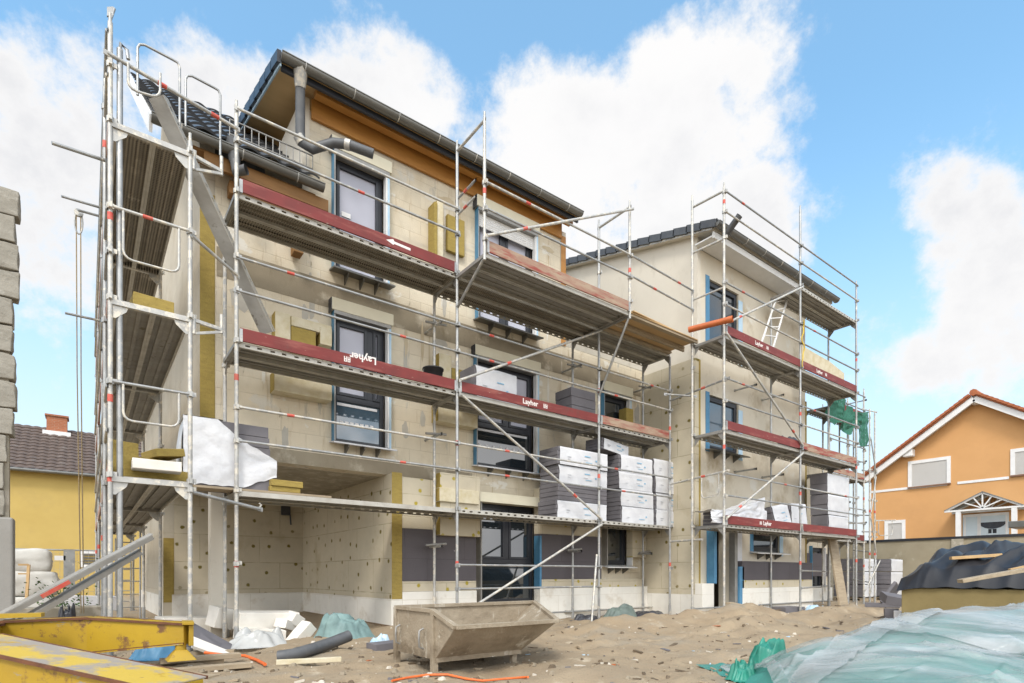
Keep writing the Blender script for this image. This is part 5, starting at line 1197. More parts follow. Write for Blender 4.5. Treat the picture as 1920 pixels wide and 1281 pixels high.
# tarpaulins at the wall foot
p = at(1160, 1168, Y=8.6); crumple('tarpaulin', 'grey green tarpaulin crumpled at the foot of the middle scaffold posts', 'tarpaulin', (p.x, 8.55, 0), .55, .3, .3, simple('grey green tarp', (.16, .20, .175), (.10, .13, .12), 5, rough=.5), 15, amp=.8, f=4)
p = at(1215, 1172, Y=8.4); crumple('tarpaulin', 'black plastic sheet spread low on the sand below the foam stacks', 'tarpaulin', (p.x, 8.4, 0), .7, .25, .13, M['black_pl'], 16, amp=.9, f=4)
p = at(1100, 1172, Y=8.5); crumple('tarpaulin', 'small black plastic scrap beside the grey green tarpaulin', 'tarpaulin', (p.x, 8.5, 0), .4, .2, .12, M['black_pl'], 17, amp=.9, f=4)
plank_thing('long pale plank sloping from the wing door down to the sand', at(1366, 1131, Y=7.3), at(1526, 1164, Z=.04), .22, .05, 'timber', name='door_plank')
q = MB(); a, b_ = at(1108, 1184, Y=7.95), at(1119, 1040, Y=8.2); q.tube(a, b_, .022, 8); q.tube(a.lerp(b_, .72), a.lerp(b_, .78), .026, 8); tag(obj('loose_tube', q, M['steel_pale']), 'loose steel tube leaning against the middle scaffold post', 'tube')
p = at(1478, 1146, Z=.05); slab_thing('dark grey foam board lying below the wing window', (p.x, p.y, 0.02), (.7, .4, .14), 'grey_eps', (0, 0, -.2), 'foam_block', 'foam block', bev=.005)
p = at(1530, 1148, Z=.03); crumple('plastic_sheet', 'blue and white plastic scrap at the foot of the wing scaffold', 'plastic sheet', (p.x, p.y, 0), .5, .3, .2, M['paleblue'], 21, amp=.9)
lean('grey scaffold board leaning at the far end scaffold', [at(1554, 1003, Y=7.4), at(1568, 1003, Y=7.4), at(1593, 1146, Y=6.9), at(1577, 1146, Y=6.9)], 'timber', .05)
# planks leaning up from the lower left to the gable scaffold
UPV = (-.45, -.25, 1)
GA = 'metal planks leaning at the gable scaffold'
for k, (a, b_, lab) in enumerate((((-40, 1172), (284, 1001), 'upper dull aluminium plank with red sticker rising to the gable scaffold'), ((-20, 1195), (262, 1030), 'lower dull aluminium plank under the other leaning plank'))):
    A_, B_ = at(*a, D=5.2 + .05 * k), at(*b_, D=6.1); t = thing('metal_plank', A_, lab, 'scaffold plank', GA)
    q = MB(); q.bar(A_, B_, .12, .008, up=UPV); obj('tread', q, M['deck_plain'], t); d_ = (B_ - A_).normalized(); s = d_.cross(V(UPV)).normalized()
    for sg in (1, -1): q = MB(); q.bar(A_ + s * .06 * sg + V((0, 0, -.03)), B_ + s * .06 * sg + V((0, 0, -.03)), .012, .045, up=UPV); o = obj('side_rail', q, M['frame_dark'], t)
    if k: continue
    q = MB(); c_ = A_.lerp(B_, .40); q.bar(c_ - d_ * .13 + s * .066 + V((0, 0, -.028)), c_ + d_ * .13 + s * .066 + V((0, 0, -.028)), .01, .04, up=UPV); obj('red_sticker', q, M['red_mark'], t)
# hoist rope
t = thing('hoist_rope', (-.1, 11.2, 6.6), 'thin double rope hanging from a pulley on the gable scaffold', 'rope'); p = at(143, 398, Y=11.2)
for dx in (0, .055): q = MB(); q.path([p + V((dx, 0, 0)), p + V((dx * .9 + .01, 0, -2.5)), p + V((dx * .6 + .06, 0, -6.3))], .009, 6); obj('rope', q, simple('rope', (.34, .26, .15), (.25, .19, .11), 20, rough=.9), t)
q = MB(); q.path([p + V((.03 + .05 * sin(k), 0, -.15 + .14 * cos(k) * 1.3)) for k in [i * pi / 8 for i in range(17)]], .012, 6); q.tube(p + V((.03, -.02, .0)), p + V((.03, .02, 0)), .06, 10); obj('pulley', q, M['steel'], t)
# ================================================================ right foreground: film over teal tarpaulin
def mound(s, tt):
    """height of the covered heap over the camera-right (s) and camera-forward (tt) axes"""
    top = .67 * (1 - math.exp(-max(0, s - 1.85) * 1.15)) 
    front = min(1, max(0, (tt - 2.55) / 2.25)); backk = min(1, max(0, (5.35 + .2 * min(s - 1.7, 2.2) - tt) / .9))
    k = (.35 * front + .65 * front * front * (3 - 2 * front)) * (backk ** .7)
    left = min(1, max(0, (s - 1.90 - .16 * abs(tt - 4.3)) / .35)) ** .6
    return top * k * left
RF_ = random.Random(5); FOLDS = []
for i in range(230):      # crease lines of the crumpled sheet: (s, t, direction, half length, width, height)
    big = i < 34; ang = -.65 + RF_.gauss(0, .38) if RF_.random() < .75 else RF_.uniform(-pi / 2, pi / 2)
    FOLDS.append((RF_.uniform(1.7, 6.4), RF_.uniform(2.8, 5.3), cos(ang), sin(ang), RF_.uniform(.4, 1.0) if big else RF_.uniform(.10, .42), RF_.uniform(.07, .15) if big else RF_.uniform(.02, .06), (RF_.uniform(.04, .10) if big else RF_.uniform(.012, .036)) * (1 if RF_.random() < .7 else -.7)))
def folds(s, tt, k0=0, k1=999):
    z = 0
    for fs, ft, c, sn, hl, wd, ht in FOLDS[k0:k1]:
        ds, dt = s - fs, tt - ft
        if abs(ds) > 1.1 or abs(dt) > 1.1: continue
        u, v = ds * c + dt * sn, -ds * sn + dt * c + .05 * sin(ds * 5)
        if abs(u) < hl and abs(v) < wd: z += ht * (1 - abs(v) / wd) * (1 - (u / hl) ** 2)
    return z
def film_pt(s, tt, off, k1=999):
    h = mound(s, tt); w_ = min(1, h / .12)
    d = .06 * N.noise(V((s * .9, tt * 1.3, 3))) + .03 * N.noise(V((s * 2.2, tt * 2.6, 9))) + folds(s, tt, 0, k1)
    q = FW * tt + RT * s; return V((q.x, q.y, max(gz(q.x, q.y) + .004, h + d * w_ + off * w_)))
b = MB(); b.grid(200, 110, lambda u, v: film_pt(1.95 + 4.8 * u, 2.7 + 3.3 * v, 0, 34))
teal = simple('teal green tarpaulin', (.07, .28, .235), (.045, .19, .16), 3, .35, .65, .45, bs=.2, bscale=25)
o = obj('tarpaulin', b, teal, fix=False); tag(o, 'teal green tarpaulin under the translucent film in front of the covered stack', 'tarpaulin')
fm_, nt, p = newmat('translucent builders film')
out = nt.nodes['Material Output']; p.inputs['Base Color'].default_value = (.46, .475, .475, 1); p.inputs['Roughness'].default_value = .28; p.inputs['Specular IOR Level'].default_value = .6
tr = nd(nt, 'BsdfTransparent'); tr.inputs[0].default_value = (.93, .96, .95, 1); mx = nd(nt, 'MixShader')
tc = nd(nt, 'TexCoord'); cbx = nd(nt, 'CombineXYZ')
for k, (v_, sc_) in enumerate(((RT * .8 - FW * .6, .55), (RT * .6 + FW * .8, 2.0))):
    dt = nd(nt, 'VectorMath', operation='DOT_PRODUCT'); nt.links.new(tc.outputs['Object'], dt.inputs[0]); dt.inputs[1].default_value = v_ * sc_; nt.links.new(dt.outputs['Value'], cbx.inputs[k])
def fn_(scale, lo, hi, det, w):
    n = nd(nt, 'TexNoise'); n.noise_dimensions = '4D'; n.inputs['W'].default_value = w; n.inputs['Scale'].default_value = scale; n.inputs['Detail'].default_value = det; n.inputs['Roughness'].default_value = .6; n.inputs['Distortion'].default_value = .8
    nt.links.new(cbx.outputs[0], n.inputs['Vector']); r_ = nd(nt, 'MapRange'); r_.inputs[1].default_value = lo; r_.inputs[2].default_value = hi; nt.links.new(n.outputs['Fac'], r_.inputs[0]); return r_.outputs[0]
f = math_(nt, 'ADD', math_(nt, 'ADD', .29, math_(nt, 'MULTIPLY', fn_(1.3, .45, .64, 6, 2), .36)), math_(nt, 'MULTIPLY', fn_(4.5, .52, .70, 5, 7), .22))
nt.links.new(f, mx.inputs[0]); nt.links.new(tr.outputs[0], mx.inputs[1]); nt.links.new(p.outputs[0], mx.inputs[2]); nt.links.new(mx.outputs[0], out.inputs['Surface'])
def crease(scale, w):      # facets of crumpled film
    v = nd(nt, 'TexVoronoi'); v.inputs['Scale'].default_value = scale; v.inputs['Randomness'].default_value = 1; wv = nd(nt, 'VectorMath', operation='ADD'); nn = nd(nt, 'TexNoise'); nn.inputs['Scale'].default_value = 1.5
    nt.links.new(cbx.outputs[0], nn.inputs['Vector']); nt.links.new(cbx.outputs[0], wv.inputs[0]); nt.links.new(nn.outputs['Color'], wv.inputs[1]); nt.links.new(wv.outputs[0], v.inputs['Vector']); return v.outputs['Distance']
hh = math_(nt, 'ADD', math_(nt, 'MULTIPLY', crease(2.2, 0), 1.0), math_(nt, 'MULTIPLY', crease(6, 1), .35))
bump(nt, p, hh, .75, .03); p.inputs['Roughness'].default_value = .28; p.inputs['Specular IOR Level'].default_value = .6
tr = nd(nt, 'BsdfTransparent'); tr.inputs[0].default_value = (.93, .96, .95, 1); mx = nd(nt, 'MixShader')
tc = nd(nt, 'TexCoord'); cbx = nd(nt, 'CombineXYZ')
for k, (v_, sc_) in enumerate(((RT * .8 - FW * .6, .55), (RT * .6 + FW * .8, 2.0))):
    dt = nd(nt, 'VectorMath', operation='DOT_PRODUCT'); nt.links.new(tc.outputs['Object'], dt.inputs[0]); dt.inputs[1].default_value = v_ * sc_; nt.links.new(dt.outputs['Value'], cbx.inputs[k])
def fn_(scale, lo, hi, det, w):
    n = nd(nt, 'TexNoise'); n.noise_dimensions = '4D'; n.inputs['W'].default_value = w; n.inputs['Scale'].default_value = scale; n.inputs['Detail'].default_value = det; n.inputs['Roughness'].default_value = .6; n.inputs['Distortion'].default_value = .8
    nt.links.new(cbx.outputs[0], n.inputs['Vector']); r_ = nd(nt, 'MapRange'); r_.inputs[1].default_value = lo; r_.inputs[2].default_value = hi; nt.links.new(n.outputs['Fac'], r_.inputs[0]); return r_.outputs[0]
f = math_(nt, 'ADD', math_(nt, 'ADD', .29, math_(nt, 'MULTIPLY', fn_(1.3, .45, .64, 6, 2), .36)), math_(nt, 'MULTIPLY', fn_(4.5, .52, .70, 5, 7), .22))
nt.links.new(f, mx.inputs[0]); nt.links.new(tr.outputs[0], mx.inputs[1]); nt.links.new(p.outputs[0], mx.inputs[2]); nt.links.new(mx.outputs[0], out.inputs['Surface'])
bump(nt, p, fn_(7, .2, .8, 5, 4), .5, .02); p.inputs['Roughness'].default_value = .2
def filmfn(u, v):
    s0 = 2.0 + .20 * N.noise(V((v * 4, 1, 2))) + .35 * abs(v - .45)
    s = s0 + (6.9 - s0) * u; tt = 2.75 + 3.1 * v
    p_ = film_pt(s, tt, .035)
    if u < .02: p_.z += .03
    return p_
b = MB(); b.grid(340, 190, filmfn)
o = obj('plastic_sheet', b, fm_, fix=False); FILM = o; tag(o, 'large translucent white film draped over the teal heap in front of the covered stack', 'plastic sheet')
b = MB()
def bandf(u, v):
    s, tt = 3.05 + 1.15 * u + (.16 + .05 * sin(u * 9)) * (v - .5), 4.75 - 1.6 * u + .10 * (v - .5); p_ = film_pt(s, tt, .05); p_.z += .012 * sin(pi * v) + .004; return p_
b.grid(60, 8, bandf); obj('folded_band', b, fm_, FILM)
def bandg(u, v):
    s, tt = 2.0 + 1.6 * u + .1 * v, 4.15 + .75 * u + (.30 + .1 * sin(u * 7)) * (v - .5); p_ = film_pt(s, tt, .05); p_.z += .01; return p_
b = MB(); b.grid(60, 14, bandg); obj('folded_band', b, fm_, FILM)
# crumpled teal corners at the left edge of the heap
green = simple('bright teal corner', (.035, .25, .18), (.02, .16, .115), 4, .35, .65, .4, bs=.2, bscale=20)
p_ = at(1440, 1262, Z=.0); crumple('tarpaulin', 'bright teal crumpled tarpaulin corner sticking out beside the white film', 'tarpaulin', (p_.x, p_.y, .0), .30, .22, .34, green, 23, amp=1.0, f=3.5)
p_ = at(1395, 1278, Z=.0); crumple('tarpaulin', 'small teal tarpaulin flap lying flat on the sand near the white film', 'tarpaulin', (p_.x, p_.y, .02), .18, .12, .16, green, 25, amp=1.0, f=3)

# stacked material with black film behind it
t = thing('covered_stack', (8.5, 2.8, 0), 'low stack of brown boards under black film behind the translucent sheet', 'material stack')
card = simple('brown fibre board', (.25, .195, .085), (.19, .145, .06), 2, .35, .7, .9, bs=.2, bscale=25)
a, b_ = at(1690, 1100, D=8.6), at(2050, 1118, D=7.0)
dr = (b_ - a); dr.z = 0; dr.normalize(); nr = V((-dr.y, dr.x, 0)); nr = nr if nr.dot(FW) > 0 else -nr
Lb = (b_ - a).length; zt = a.z
q = MB()
for i in range(1):
    q.prism([V((a.x, a.y, 0)), V((a.x, a.y, 0)) + dr * Lb, V((a.x, a.y, 0)) + dr * Lb + nr * 1.9, V((a.x, a.y, 0)) + nr * 1.9], (0, 0, zt - .02))
obj('board_stack', q, card, t, bevel=.012)
q = MB(); q.grid(24, 4, lambda u, v: V((a.x, a.y, zt)) + dr * (Lb * u) + nr * (-.03 - .04 * sin(u * 9)) * 1 + V((0, 0, -.34 * v + .02 * sin(u * 5)))); None
def bl(u, v):
    bx = a + dr * (-.05 + Lb * 1.1 * u) + nr * (-.05 + 2.8 * v)
    prof = max(0, math.sin(pi * min(1, max(0, v * .95 + .03)))) ** .7
    ends = min(1, u * 9 + .05, (1 - u) * 7 + .02) ** .8
    h = zt + (.10 + .62 * min(1, u * 3.2 + .38)) * prof * ends * .62
    k = .16 * N.noise(V((u * 5, v * 4, 3))) + .13 * ridge(u * 4 + v * 2.4, v * 1.2, 1.0, 3) + .10 * ridge(u * 7 - v * 3, v * 1.5, 1.0, 6) + .035 * ridge(u * 12 + v * 6, v * 3, 1.0, 8)
    off = -.05 + 2.8 * v
    h += .02 - .14 * max(0, 1 - v * 14)
    if off > 1.85: h -= zt * min(1, (off - 1.85) / .8)
    if u > .87: h -= zt * min(1, (u - .87) / .1)
    return V((bx.x, bx.y, max(.02, h + k * prof)))
blf = simple('black foil', (.022, .022, .025), (.015, .015, .017), 3, rough=.38, spec=.4)
q = MB(); q.grid(150, 70, bl); obj('black_film', q, blf, t, fix=False)
def wf(u, v):
    bx = a + dr * (.95 + (Lb - 1.0) * u) + nr * (.02 + .7 * v); return V((bx.x, bx.y, zt + .02 + .16 * v * (u + .2) + .02 * ridge(u * 4, v * 4, 2, 5)))
q = MB(); q.grid(40, 14, wf); obj('white_film', q, M['film'], t, fix=False)
for x0, y0, x1, y1, D, lab, m_ in ((1782, 1047, 1876, 1041, 8.3, 'orange batten weighing down the black film on the stack', 'plywood'), (1893, 1070, 1990, 1050, 7.0, 'orange board end weighing down the film over the white sheet', 'plywood'), (1800, 1090, 1960, 1062, 6.9, 'brown plank edge lying over the white film', 'timber')):
    p_, q_ = at(x0, y0, D=D), at(x1, y1, D=D - .25); plank_thing(lab, p_, q_, .16, .045, m_, 'battens on the covered stack')
# dark slabs at its left
GD = 'dark boards beside the covered stack'
for i, (px, py, D, s, rot, lab) in enumerate(((1655, 1135, 12.2, (.9, .6, .1), (0, .05, .3), 'dark grey slab lying flat near the covered stack'), (1655, 1112, 12.0, (.5, .06, .5), (.5, .3, .2), 'dark slab propped up near the covered stack'), (1682, 1125, 10.8, (.7, .5, .16), (.2, -.1, .5), 'blackish slab leaning by the brown boards'), (1672, 1160, 9.4, (.08, .2, .34), (0, .1, .6), 'upright dark strip at the corner of the covered stack'))):
    p_ = at(px, py, D=D); slab_thing(lab, (p_.x, p_.y, max(0, p_.z - s[2] / 2)), s, 'grey_eps', rot, 'dark_board', 'board', GD, .006)
p_ = at(1683, 1158, D=9.0); slab_thing('white strip standing beside the dark strip of the covered stack', (p_.x, p_.y, 0), (.12, .1, .38), 'film', (0, .05, .4), 'foam_block', 'foam block')

# ================================================================ grey packs by the boundary wall
GQ = 'grey packs on pallets by the boundary wall'
for i, (x, y, z, lab) in enumerate(((22.6, 9.0, .16, 'lower grey pack on the pallet behind the corner scaffold'), (22.6, 9.0, .62, 'middle grey pack on the pallet behind the corner scaffold'), (22.6, 9.0, 1.08, 'top grey pack on the pallet behind the corner scaffold'), (23.9, 8.6, .16, 'lower pack on the pallet next to the boundary wall'), (23.9, 8.6, .62, 'middle pack on the pallet next to the boundary wall'), (23.9, 8.6, 1.08, 'top pack on the pallet next to the boundary wall'))):
    pack(lab, x - .6, x + .5, y - .5, y + .5, z, z + .44, seed=40 + i, group=GQ, layers=3, prints=False)
for k, (x, y) in enumerate(((22.55, 9.0), (23.85, 8.6))):
    q = MB()
    for yy in (-.45, 0, .45): q.box(x - .6, x + .6, y + yy - .05, y + yy + .05, 0, .1)
    for i in range(6): q.box(x - .6 + i * .22, x - .5 + i * .22, y - .5, y + .5, .102, .125)
    tag(obj('pallet', q, M['timber']), ('wooden pallet under the grey packs behind the corner scaffold', 'wooden pallet under the packs next to the boundary wall')[k], 'pallet', 'pallets under the grey packs')

# ================================================================ boundary wall and orange house
t = thing('boundary_wall', (25, 8, 0), 'long weathered concrete boundary wall before the orange house', 'wall')
q = MB(); q.box(25, 25.25, -6, 30, -.3, 2.24); obj('wall_face', q, simple('weathered concrete wall', (.33, .285, .20), (.25, .21, .14), 1.2, .3, .7, .9, bs=.3, layers=(((.15, .13, .075), .9, .55, .72, (1, 1, .4)), ((.42, .38, .29), 2, .58, .68))), t)
q = MB(); q.box(24.96, 25.3, -6, 30, 2.242, 2.33); obj('coping', q, M['anthr'], t)
for y in (2.2, 6.4, 10.6): q = MB(); q.box(24.95, 24.998, y, y + .35, -.3, 2.238); obj('pier', q, M['concrete'], t)
XO = 34.0
O = thing('orange_house', (XO, 8, 0), 'orange rendered gable house with red tiled roof and closed white shutters', 'house')
rg = at(1832, 752, X=XO); el = at(1610, 925, X=XO); zr = rg.z
yl = 12.75; sl_ = (zr - at(1626, 905, X=XO).z) / (at(1626, 905, X=XO).y - rg.y); yr = rg.y - (yl - rg.y); ze = zr - sl_ * (yl - rg.y)
om = simple('orange render', (.60, .325, .135), (.56, .30, .12), 1.2, .3, .7, .9, bs=.1, bscale=90, layers=(((.52, .28, .115), .5, .5, .75),))
q = MB(); q.prism([(XO, yl, -.2), (XO, yl, ze), (XO, rg.y, zr), (XO, yr, ze), (XO, yr, -.2)], (11, 0, 0)); obj('wall', q, om, O)
otile = simple('orange red tiles', (.38, .12, .045), (.28, .085, .035), 3, rough=.75)
for sg, nm_ in ((1, 'roof'), (-1, 'roof')):
    q = MB(); yy1 = rg.y + sg * (yl - rg.y + .25); d_ = V((0, sg, -sl_)).normalized(); n_ = V((0, sg * sl_, 1)).normalized(); Lr = math.hypot(yy1 - rg.y, (yy1 - rg.y) * sl_); c_ = V((XO + 5, rg.y, zr)) + d_ * Lr / 2
    q.obox(c_ + n_ * .20, V((5.6, 0, 0)), d_ * Lr / 2, n_ * .04)
    for i in range(26): q.obox(V((XO - .55, rg.y, zr)) + d_ * (Lr * (i + .5) / 26) + n_ * .27, (.12, 0, 0), d_ * Lr / 50 + n_ * .012, n_ * .05)
    ro = obj(nm_, q, otile, O)
    q = MB(); q.obox(V((XO - .48, rg.y, zr)) + d_ * Lr / 2 + n_ * .02, (.04, 0, 0), d_ * Lr / 2, n_ * .13); q.obox(V((XO - .24, rg.y, zr)) + d_ * Lr / 2 + n_ * .02, (.2, 0, 0), d_ * Lr / 2, n_ * .03); obj('barge_board', q, M['white'], ro)
q = MB(); q.path([(XO - .6, rg.y, zr + .30), (XO + 10, rg.y, zr + .30)], .16, 8); obj('ridge_tile', q, otile, O)
q = MB()
for p_ in (at(1834, 748, X=XO - .2), at(1704, 848, X=XO - .2)): q.box(XO - .42, XO - .002, p_.y - .22, p_.y + .22, p_.z - .24, p_.z + .12)
obj('purlin_end', q, M['white'], O, bevel=.03)
def owin(px0, py0, px1, py1, nm_='window'):
    a, c_ = at(px0, py0, X=XO), at(px0, py1, X=XO); y1 = at(px1, py0, X=XO).y; y0, y1 = sorted((a.y, y1))
    q = MB(); k = .16
    q.box(XO - .05, XO - .002, y0, y0 + k, c_.z, a.z); q.box(XO - .05, XO - .002, y1 - k, y1, c_.z, a.z); q.box(XO - .05, XO - .002, y0 + k, y1 - k, a.z - k, a.z)
    o = obj(nm_, q, M['white'], O)
    q = MB(); n = 22; hh = (a.z - k - c_.z) / n
    for i in range(n): q.prism([(XO - .012, y0 + k, c_.z + i * hh), (XO - .022, y0 + k, c_.z + (i + .5) * hh), (XO - .012, y0 + k, c_.z + (i + .97) * hh)], (0, y1 - y0 - 2 * k, 0))
    obj('roller_shutter', q, simple('shutter grey', (.50, .48, .45), rough=.6), o)
    q = MB(); q.box(XO - .12, XO - .004, y0, y1, c_.z - .07, c_.z - .002); obj('sill', q, simple('brown sill', (.20, .11, .07), rough=.6), o)
owin(1703, 866, 1783, 914); owin(1895, 843, 1975, 892); owin(1659, 977, 1698, 1020)
q = MB(); z_ = at(1640, 922, X=XO).z; q.box(XO - .03, XO - .003, at(1790, 900, X=XO).y + .3, yl, z_ - .07, z_ + .05); q.box(XO - .03, XO - .003, at(1892, 900, X=XO).y, at(1786, 900, X=XO).y - .2, z_ - .07, z_ + .05); obj('string_course', q, M['white'], O)
# porch with glazed gable canopy and pale door
xp = XO - 1.2
pl, pr, pt = at(1771, 960, X=xp), at(1920, 948, X=xp), at(1842, 924, X=xp)
zc = pl.z; q = MB(); Yl, Yr, Ym = pl.y, pr.y, (pl.y + pr.y) / 2
for x in (xp, XO - .1):
    q.bar((x, Yl, zc), (x, Ym, pt.z), .08, .08, up=(1, 0, 0)); q.bar((x, Yr, zc), (x, Ym, pt.z), .08, .08, up=(1, 0, 0)); q.bar((x, Yl, zc), (x, Yr, zc), .08, .10, up=(1, 0, 0))
    for y in (Yl * .75 + Yr * .25, Yl * .62 + Yr * .38, Ym, Yl * .38 + Yr * .62, Yl * .25 + Yr * .75):
        k = 1 - abs(y - Ym) / abs(Yl - Ym); q.bar((x, Ym, zc + .05), (x, y, zc + (pt.z - zc) * k), .05, .05, up=(1, 0, 0))
obj('porch_canopy', q, M['white'], O)
q = MB()
for y in (Yl, Yr): q.add([(xp - .1, y, zc + .05), (XO, y, zc + .05), (XO, Ym, pt.z + .05), (xp - .1, Ym, pt.z + .05)], [(0, 1, 2, 3)])
obj('canopy_glass', q, make_glass('canopy glass', (.16, .22, .25), .15), O, solid=.015)
for px in (1797, 1902): q = MB(); y = at(px, 980, X=xp).y; q.box(xp - .08, xp + .08, y - .09, y + .09, 0, zc - .052); obj('porch_post', q, M['white'], O)
a, c_ = at(1806, 966, X=XO), at(1892, 960, X=XO); ztop_ = a.z
q = MB(); q.box(XO - .06, XO - .003, c_.y, a.y, 1.5, ztop_); dr_ = obj('door', q, simple('pale blue white door', (.56, .64, .68), (.52, .60, .64), 3, rough=.45), O)
q = MB()
for px in (1810, 1835, 1838, 1888): y = at(px, 980, X=XO).y; q.box(XO - .075, XO - .062, y - .035, y + .035, 1.5, ztop_ - .1)
q.box(XO - .077, XO - .063, c_.y, a.y, ztop_ - .12, ztop_); obj('door_frame', q, M['white'], dr_)
y = at(1862, 985, X=XO).y; z_ = at(1862, 979, X=XO).z
q = MB(); q.add([(XO - .066, y + .5 * cos(-k * pi / 10), z_ + .32 * sin(-k * pi / 10)) for k in range(11)], [list(range(11))]); obj('door_light', q, make_glass('fan light', (.03, .04, .06)), dr_)
q = MB(); z_ = at(1862, 996, X=XO).z; q.box(XO - .067, XO - .062, y - .14, y + .0, z_ - .10, z_ + .10); q.box(XO - .067, XO - .062, y + .04, y + .16, z_ - .10, z_ + .10); obj('door_plate', q, M['anthr'], dr_)
a = at(1896, 985, X=27); q = MB(); q.obox((27.2, a.y - 2.0, a.z), (.6, 0, .0), (0, 2.0, 0), (0, 0, .12)); q.tube((27.2, a.y - 2.2, 0), (27.2, a.y - 2.2, a.z), .06, 8); tag(obj('awning', q, M['zinc'], bevel=.03), 'grey flat awning edge sticking in before the porch of the orange house', 'awning')

# ================================================================ left background
YY = 32.0
Yh = thing('yellow_house', (-2, YY, 0), 'yellow rendered house with brown tiled roof and brick chimney', 'house')
ye = simple('yellow render', (.55, .40, .13), (.50, .355, .11), 1.0, .3, .7, .9, bs=.1, bscale=60, layers=(((.44, .32, .12), .5, .52, .75),))
zE = at(100, 886, Y=YY).z
q = MB(); q.box(-9, 9, YY, YY + 9, -.3, zE); obj('wall', q, ye, Yh)
brt = simple('brown roof tile', (.125, .088, .068), (.085, .062, .052), 5, rough=.7, layers=(((.17, .14, .12), 3, .55, .7),))
q = MB(); zR = at(60, 800, Y=YY + 3.4).z; roof_tiles(q, -9.4, 9.4, YY - .35, zE + .0, YY + 3.4, zR, 14, per=.34, amp=.05, n=6); rf = obj('roof', q, brt, Yh)
q = MB(); q.prism([(-9.3, YY - .2, zE), (-9.3, YY + 3.4, zR - .05), (-9.3, YY + 7.2, zE)], (18.6, 0, 0)); obj('roof_core', q, brt, rf)
q = MB(); q.path([(-9.4, YY - .4, zE - .04), (9.4, YY - .4, zE - .04)], .08, 8); obj('gutter', q, M['zinc'], Yh)
a, c_ = at(87, 778, Y=YY + 2.9), at(126, 812, Y=YY + 2.9)
q = MB(); q.box(a.x, c_.x, YY + 2.9, YY + 3.7, c_.z - 1.0, a.z); q.box(a.x - .06, c_.x + .06, YY + 2.84, YY + 3.76, a.z - .02, a.z + .06); 
bm_ = board_mat('chimney brick', (.40, .15, .075), (.34, .12, .06), None, .24, .08, joint=(.35, .28, .22), jw=.012); ch_ = obj('chimney', q, bm_, rf)
q = MB(); q.box(a.x - .14, c_.x + .14, YY + 2.75, YY + 2.88, c_.z - .45, c_.z + .0); obj('chimney_flashing', q, M['white'], ch_)
a, c_ = at(151, 1033, Y=YY), at(185, 1064, Y=YY); q = MB()
q.box(a.x, c_.x, YY - .06, YY - .003, a.z - .12, a.z); q.box(a.x, c_.x, YY - .06, YY - .003, c_.z, c_.z + .12); q.box(a.x, a.x + .12, YY - .06, YY - .003, c_.z + .12, a.z - .12); wn = obj('window', q, M['white'], Yh)
q = MB()
for i in range(5): q.box(a.x + .12, c_.x, YY - .04, YY - .02, c_.z + .14 + i * .13, c_.z + .2 + i * .13)
obj('louvre', q, M['zinc'], wn)
# near stack wall of rough concrete blocks, far left
xr = at(36, 600, Y=8.3).x
t = thing('block_wall', (xr - 1.5, 8.4, 0), 'end of a wall of rough grey concrete blocks before the yellow house', 'wall')
cm = simple('rough concrete block', (.34, .315, .265), (.25, .23, .19), 3, .3, .7, .9, bs=.6, bscale=18, layers=(((.15, .14, .11), 2, .56, .72, (1, 1, 2)), ((.42, .40, .35), 6, .6, .68)))
zt = at(20, 352, Y=8.3).z; zb2 = at(20, 972, Y=8.3).z; n = 12; hh = (zt - zb2) / n
q = MB()
for i in range(n):
    o = random.uniform(-.03, .02) - (.05 if i < 3 else 0) - (n - 1 - i) * .004; xx = xr + o
    for L_ in (.52, .61, .55, .6, .5):
        x0_, x1_ = xx - L_, xx - .012; z0_, z1_ = zb2 + i * hh + .014, zb2 + (i + 1) * hh - .004; jj = lambda: random.uniform(-.014, .014)
        bq = bmesh.new(); bmesh.ops.create_cube(bq, size=1); bmesh.ops.subdivide_edges(bq, edges=bq.edges, cuts=4, use_grid_fill=True); fy = random.uniform(-.012, .012)
        for v_ in bq.verts:
            c_ = V(((x0_ + x1_) / 2 + v_.co.x * (x1_ - x0_), 8.41 + v_.co.y * .22 + fy, (z0_ + z1_) / 2 + v_.co.z * (z1_ - z0_))); e_ = sum(abs(abs(w_) - .5) < .01 for w_ in v_.co)
            nn_ = N.noise_vector(c_ * 7); v_.co = c_ + nn_ * (.010 if e_ < 2 else .016) - (V((v_.co.x, v_.co.y, v_.co.z)) * .05 * max(0, N.noise(c_ * 4)) if e_ > 1 else V((0, 0, 0)))
        bq.verts.index_update(); q.add([v_.co.copy() for v_ in bq.verts], [[v_.index for v_ in f_.verts] for f_ in bq.faces]); bq.free(); xx -= L_ + .004
obj('block_course', q, cm, t, bevel=.008)
q = MB(); q.box(xr - 3, xr - .09, 8.36, 8.48, zb2, zt - .05); obj('mortar_core', q, M['concrete'], t)
q = MB(); q.box(xr - 3, xr - .05, 8.28, 8.55, -.2, zb2 + .008); obj('base_block', q, simple('smooth concrete base', (.30, .285, .26), (.25, .235, .21), 2, rough=.85, bs=.2), t, bevel=.02)
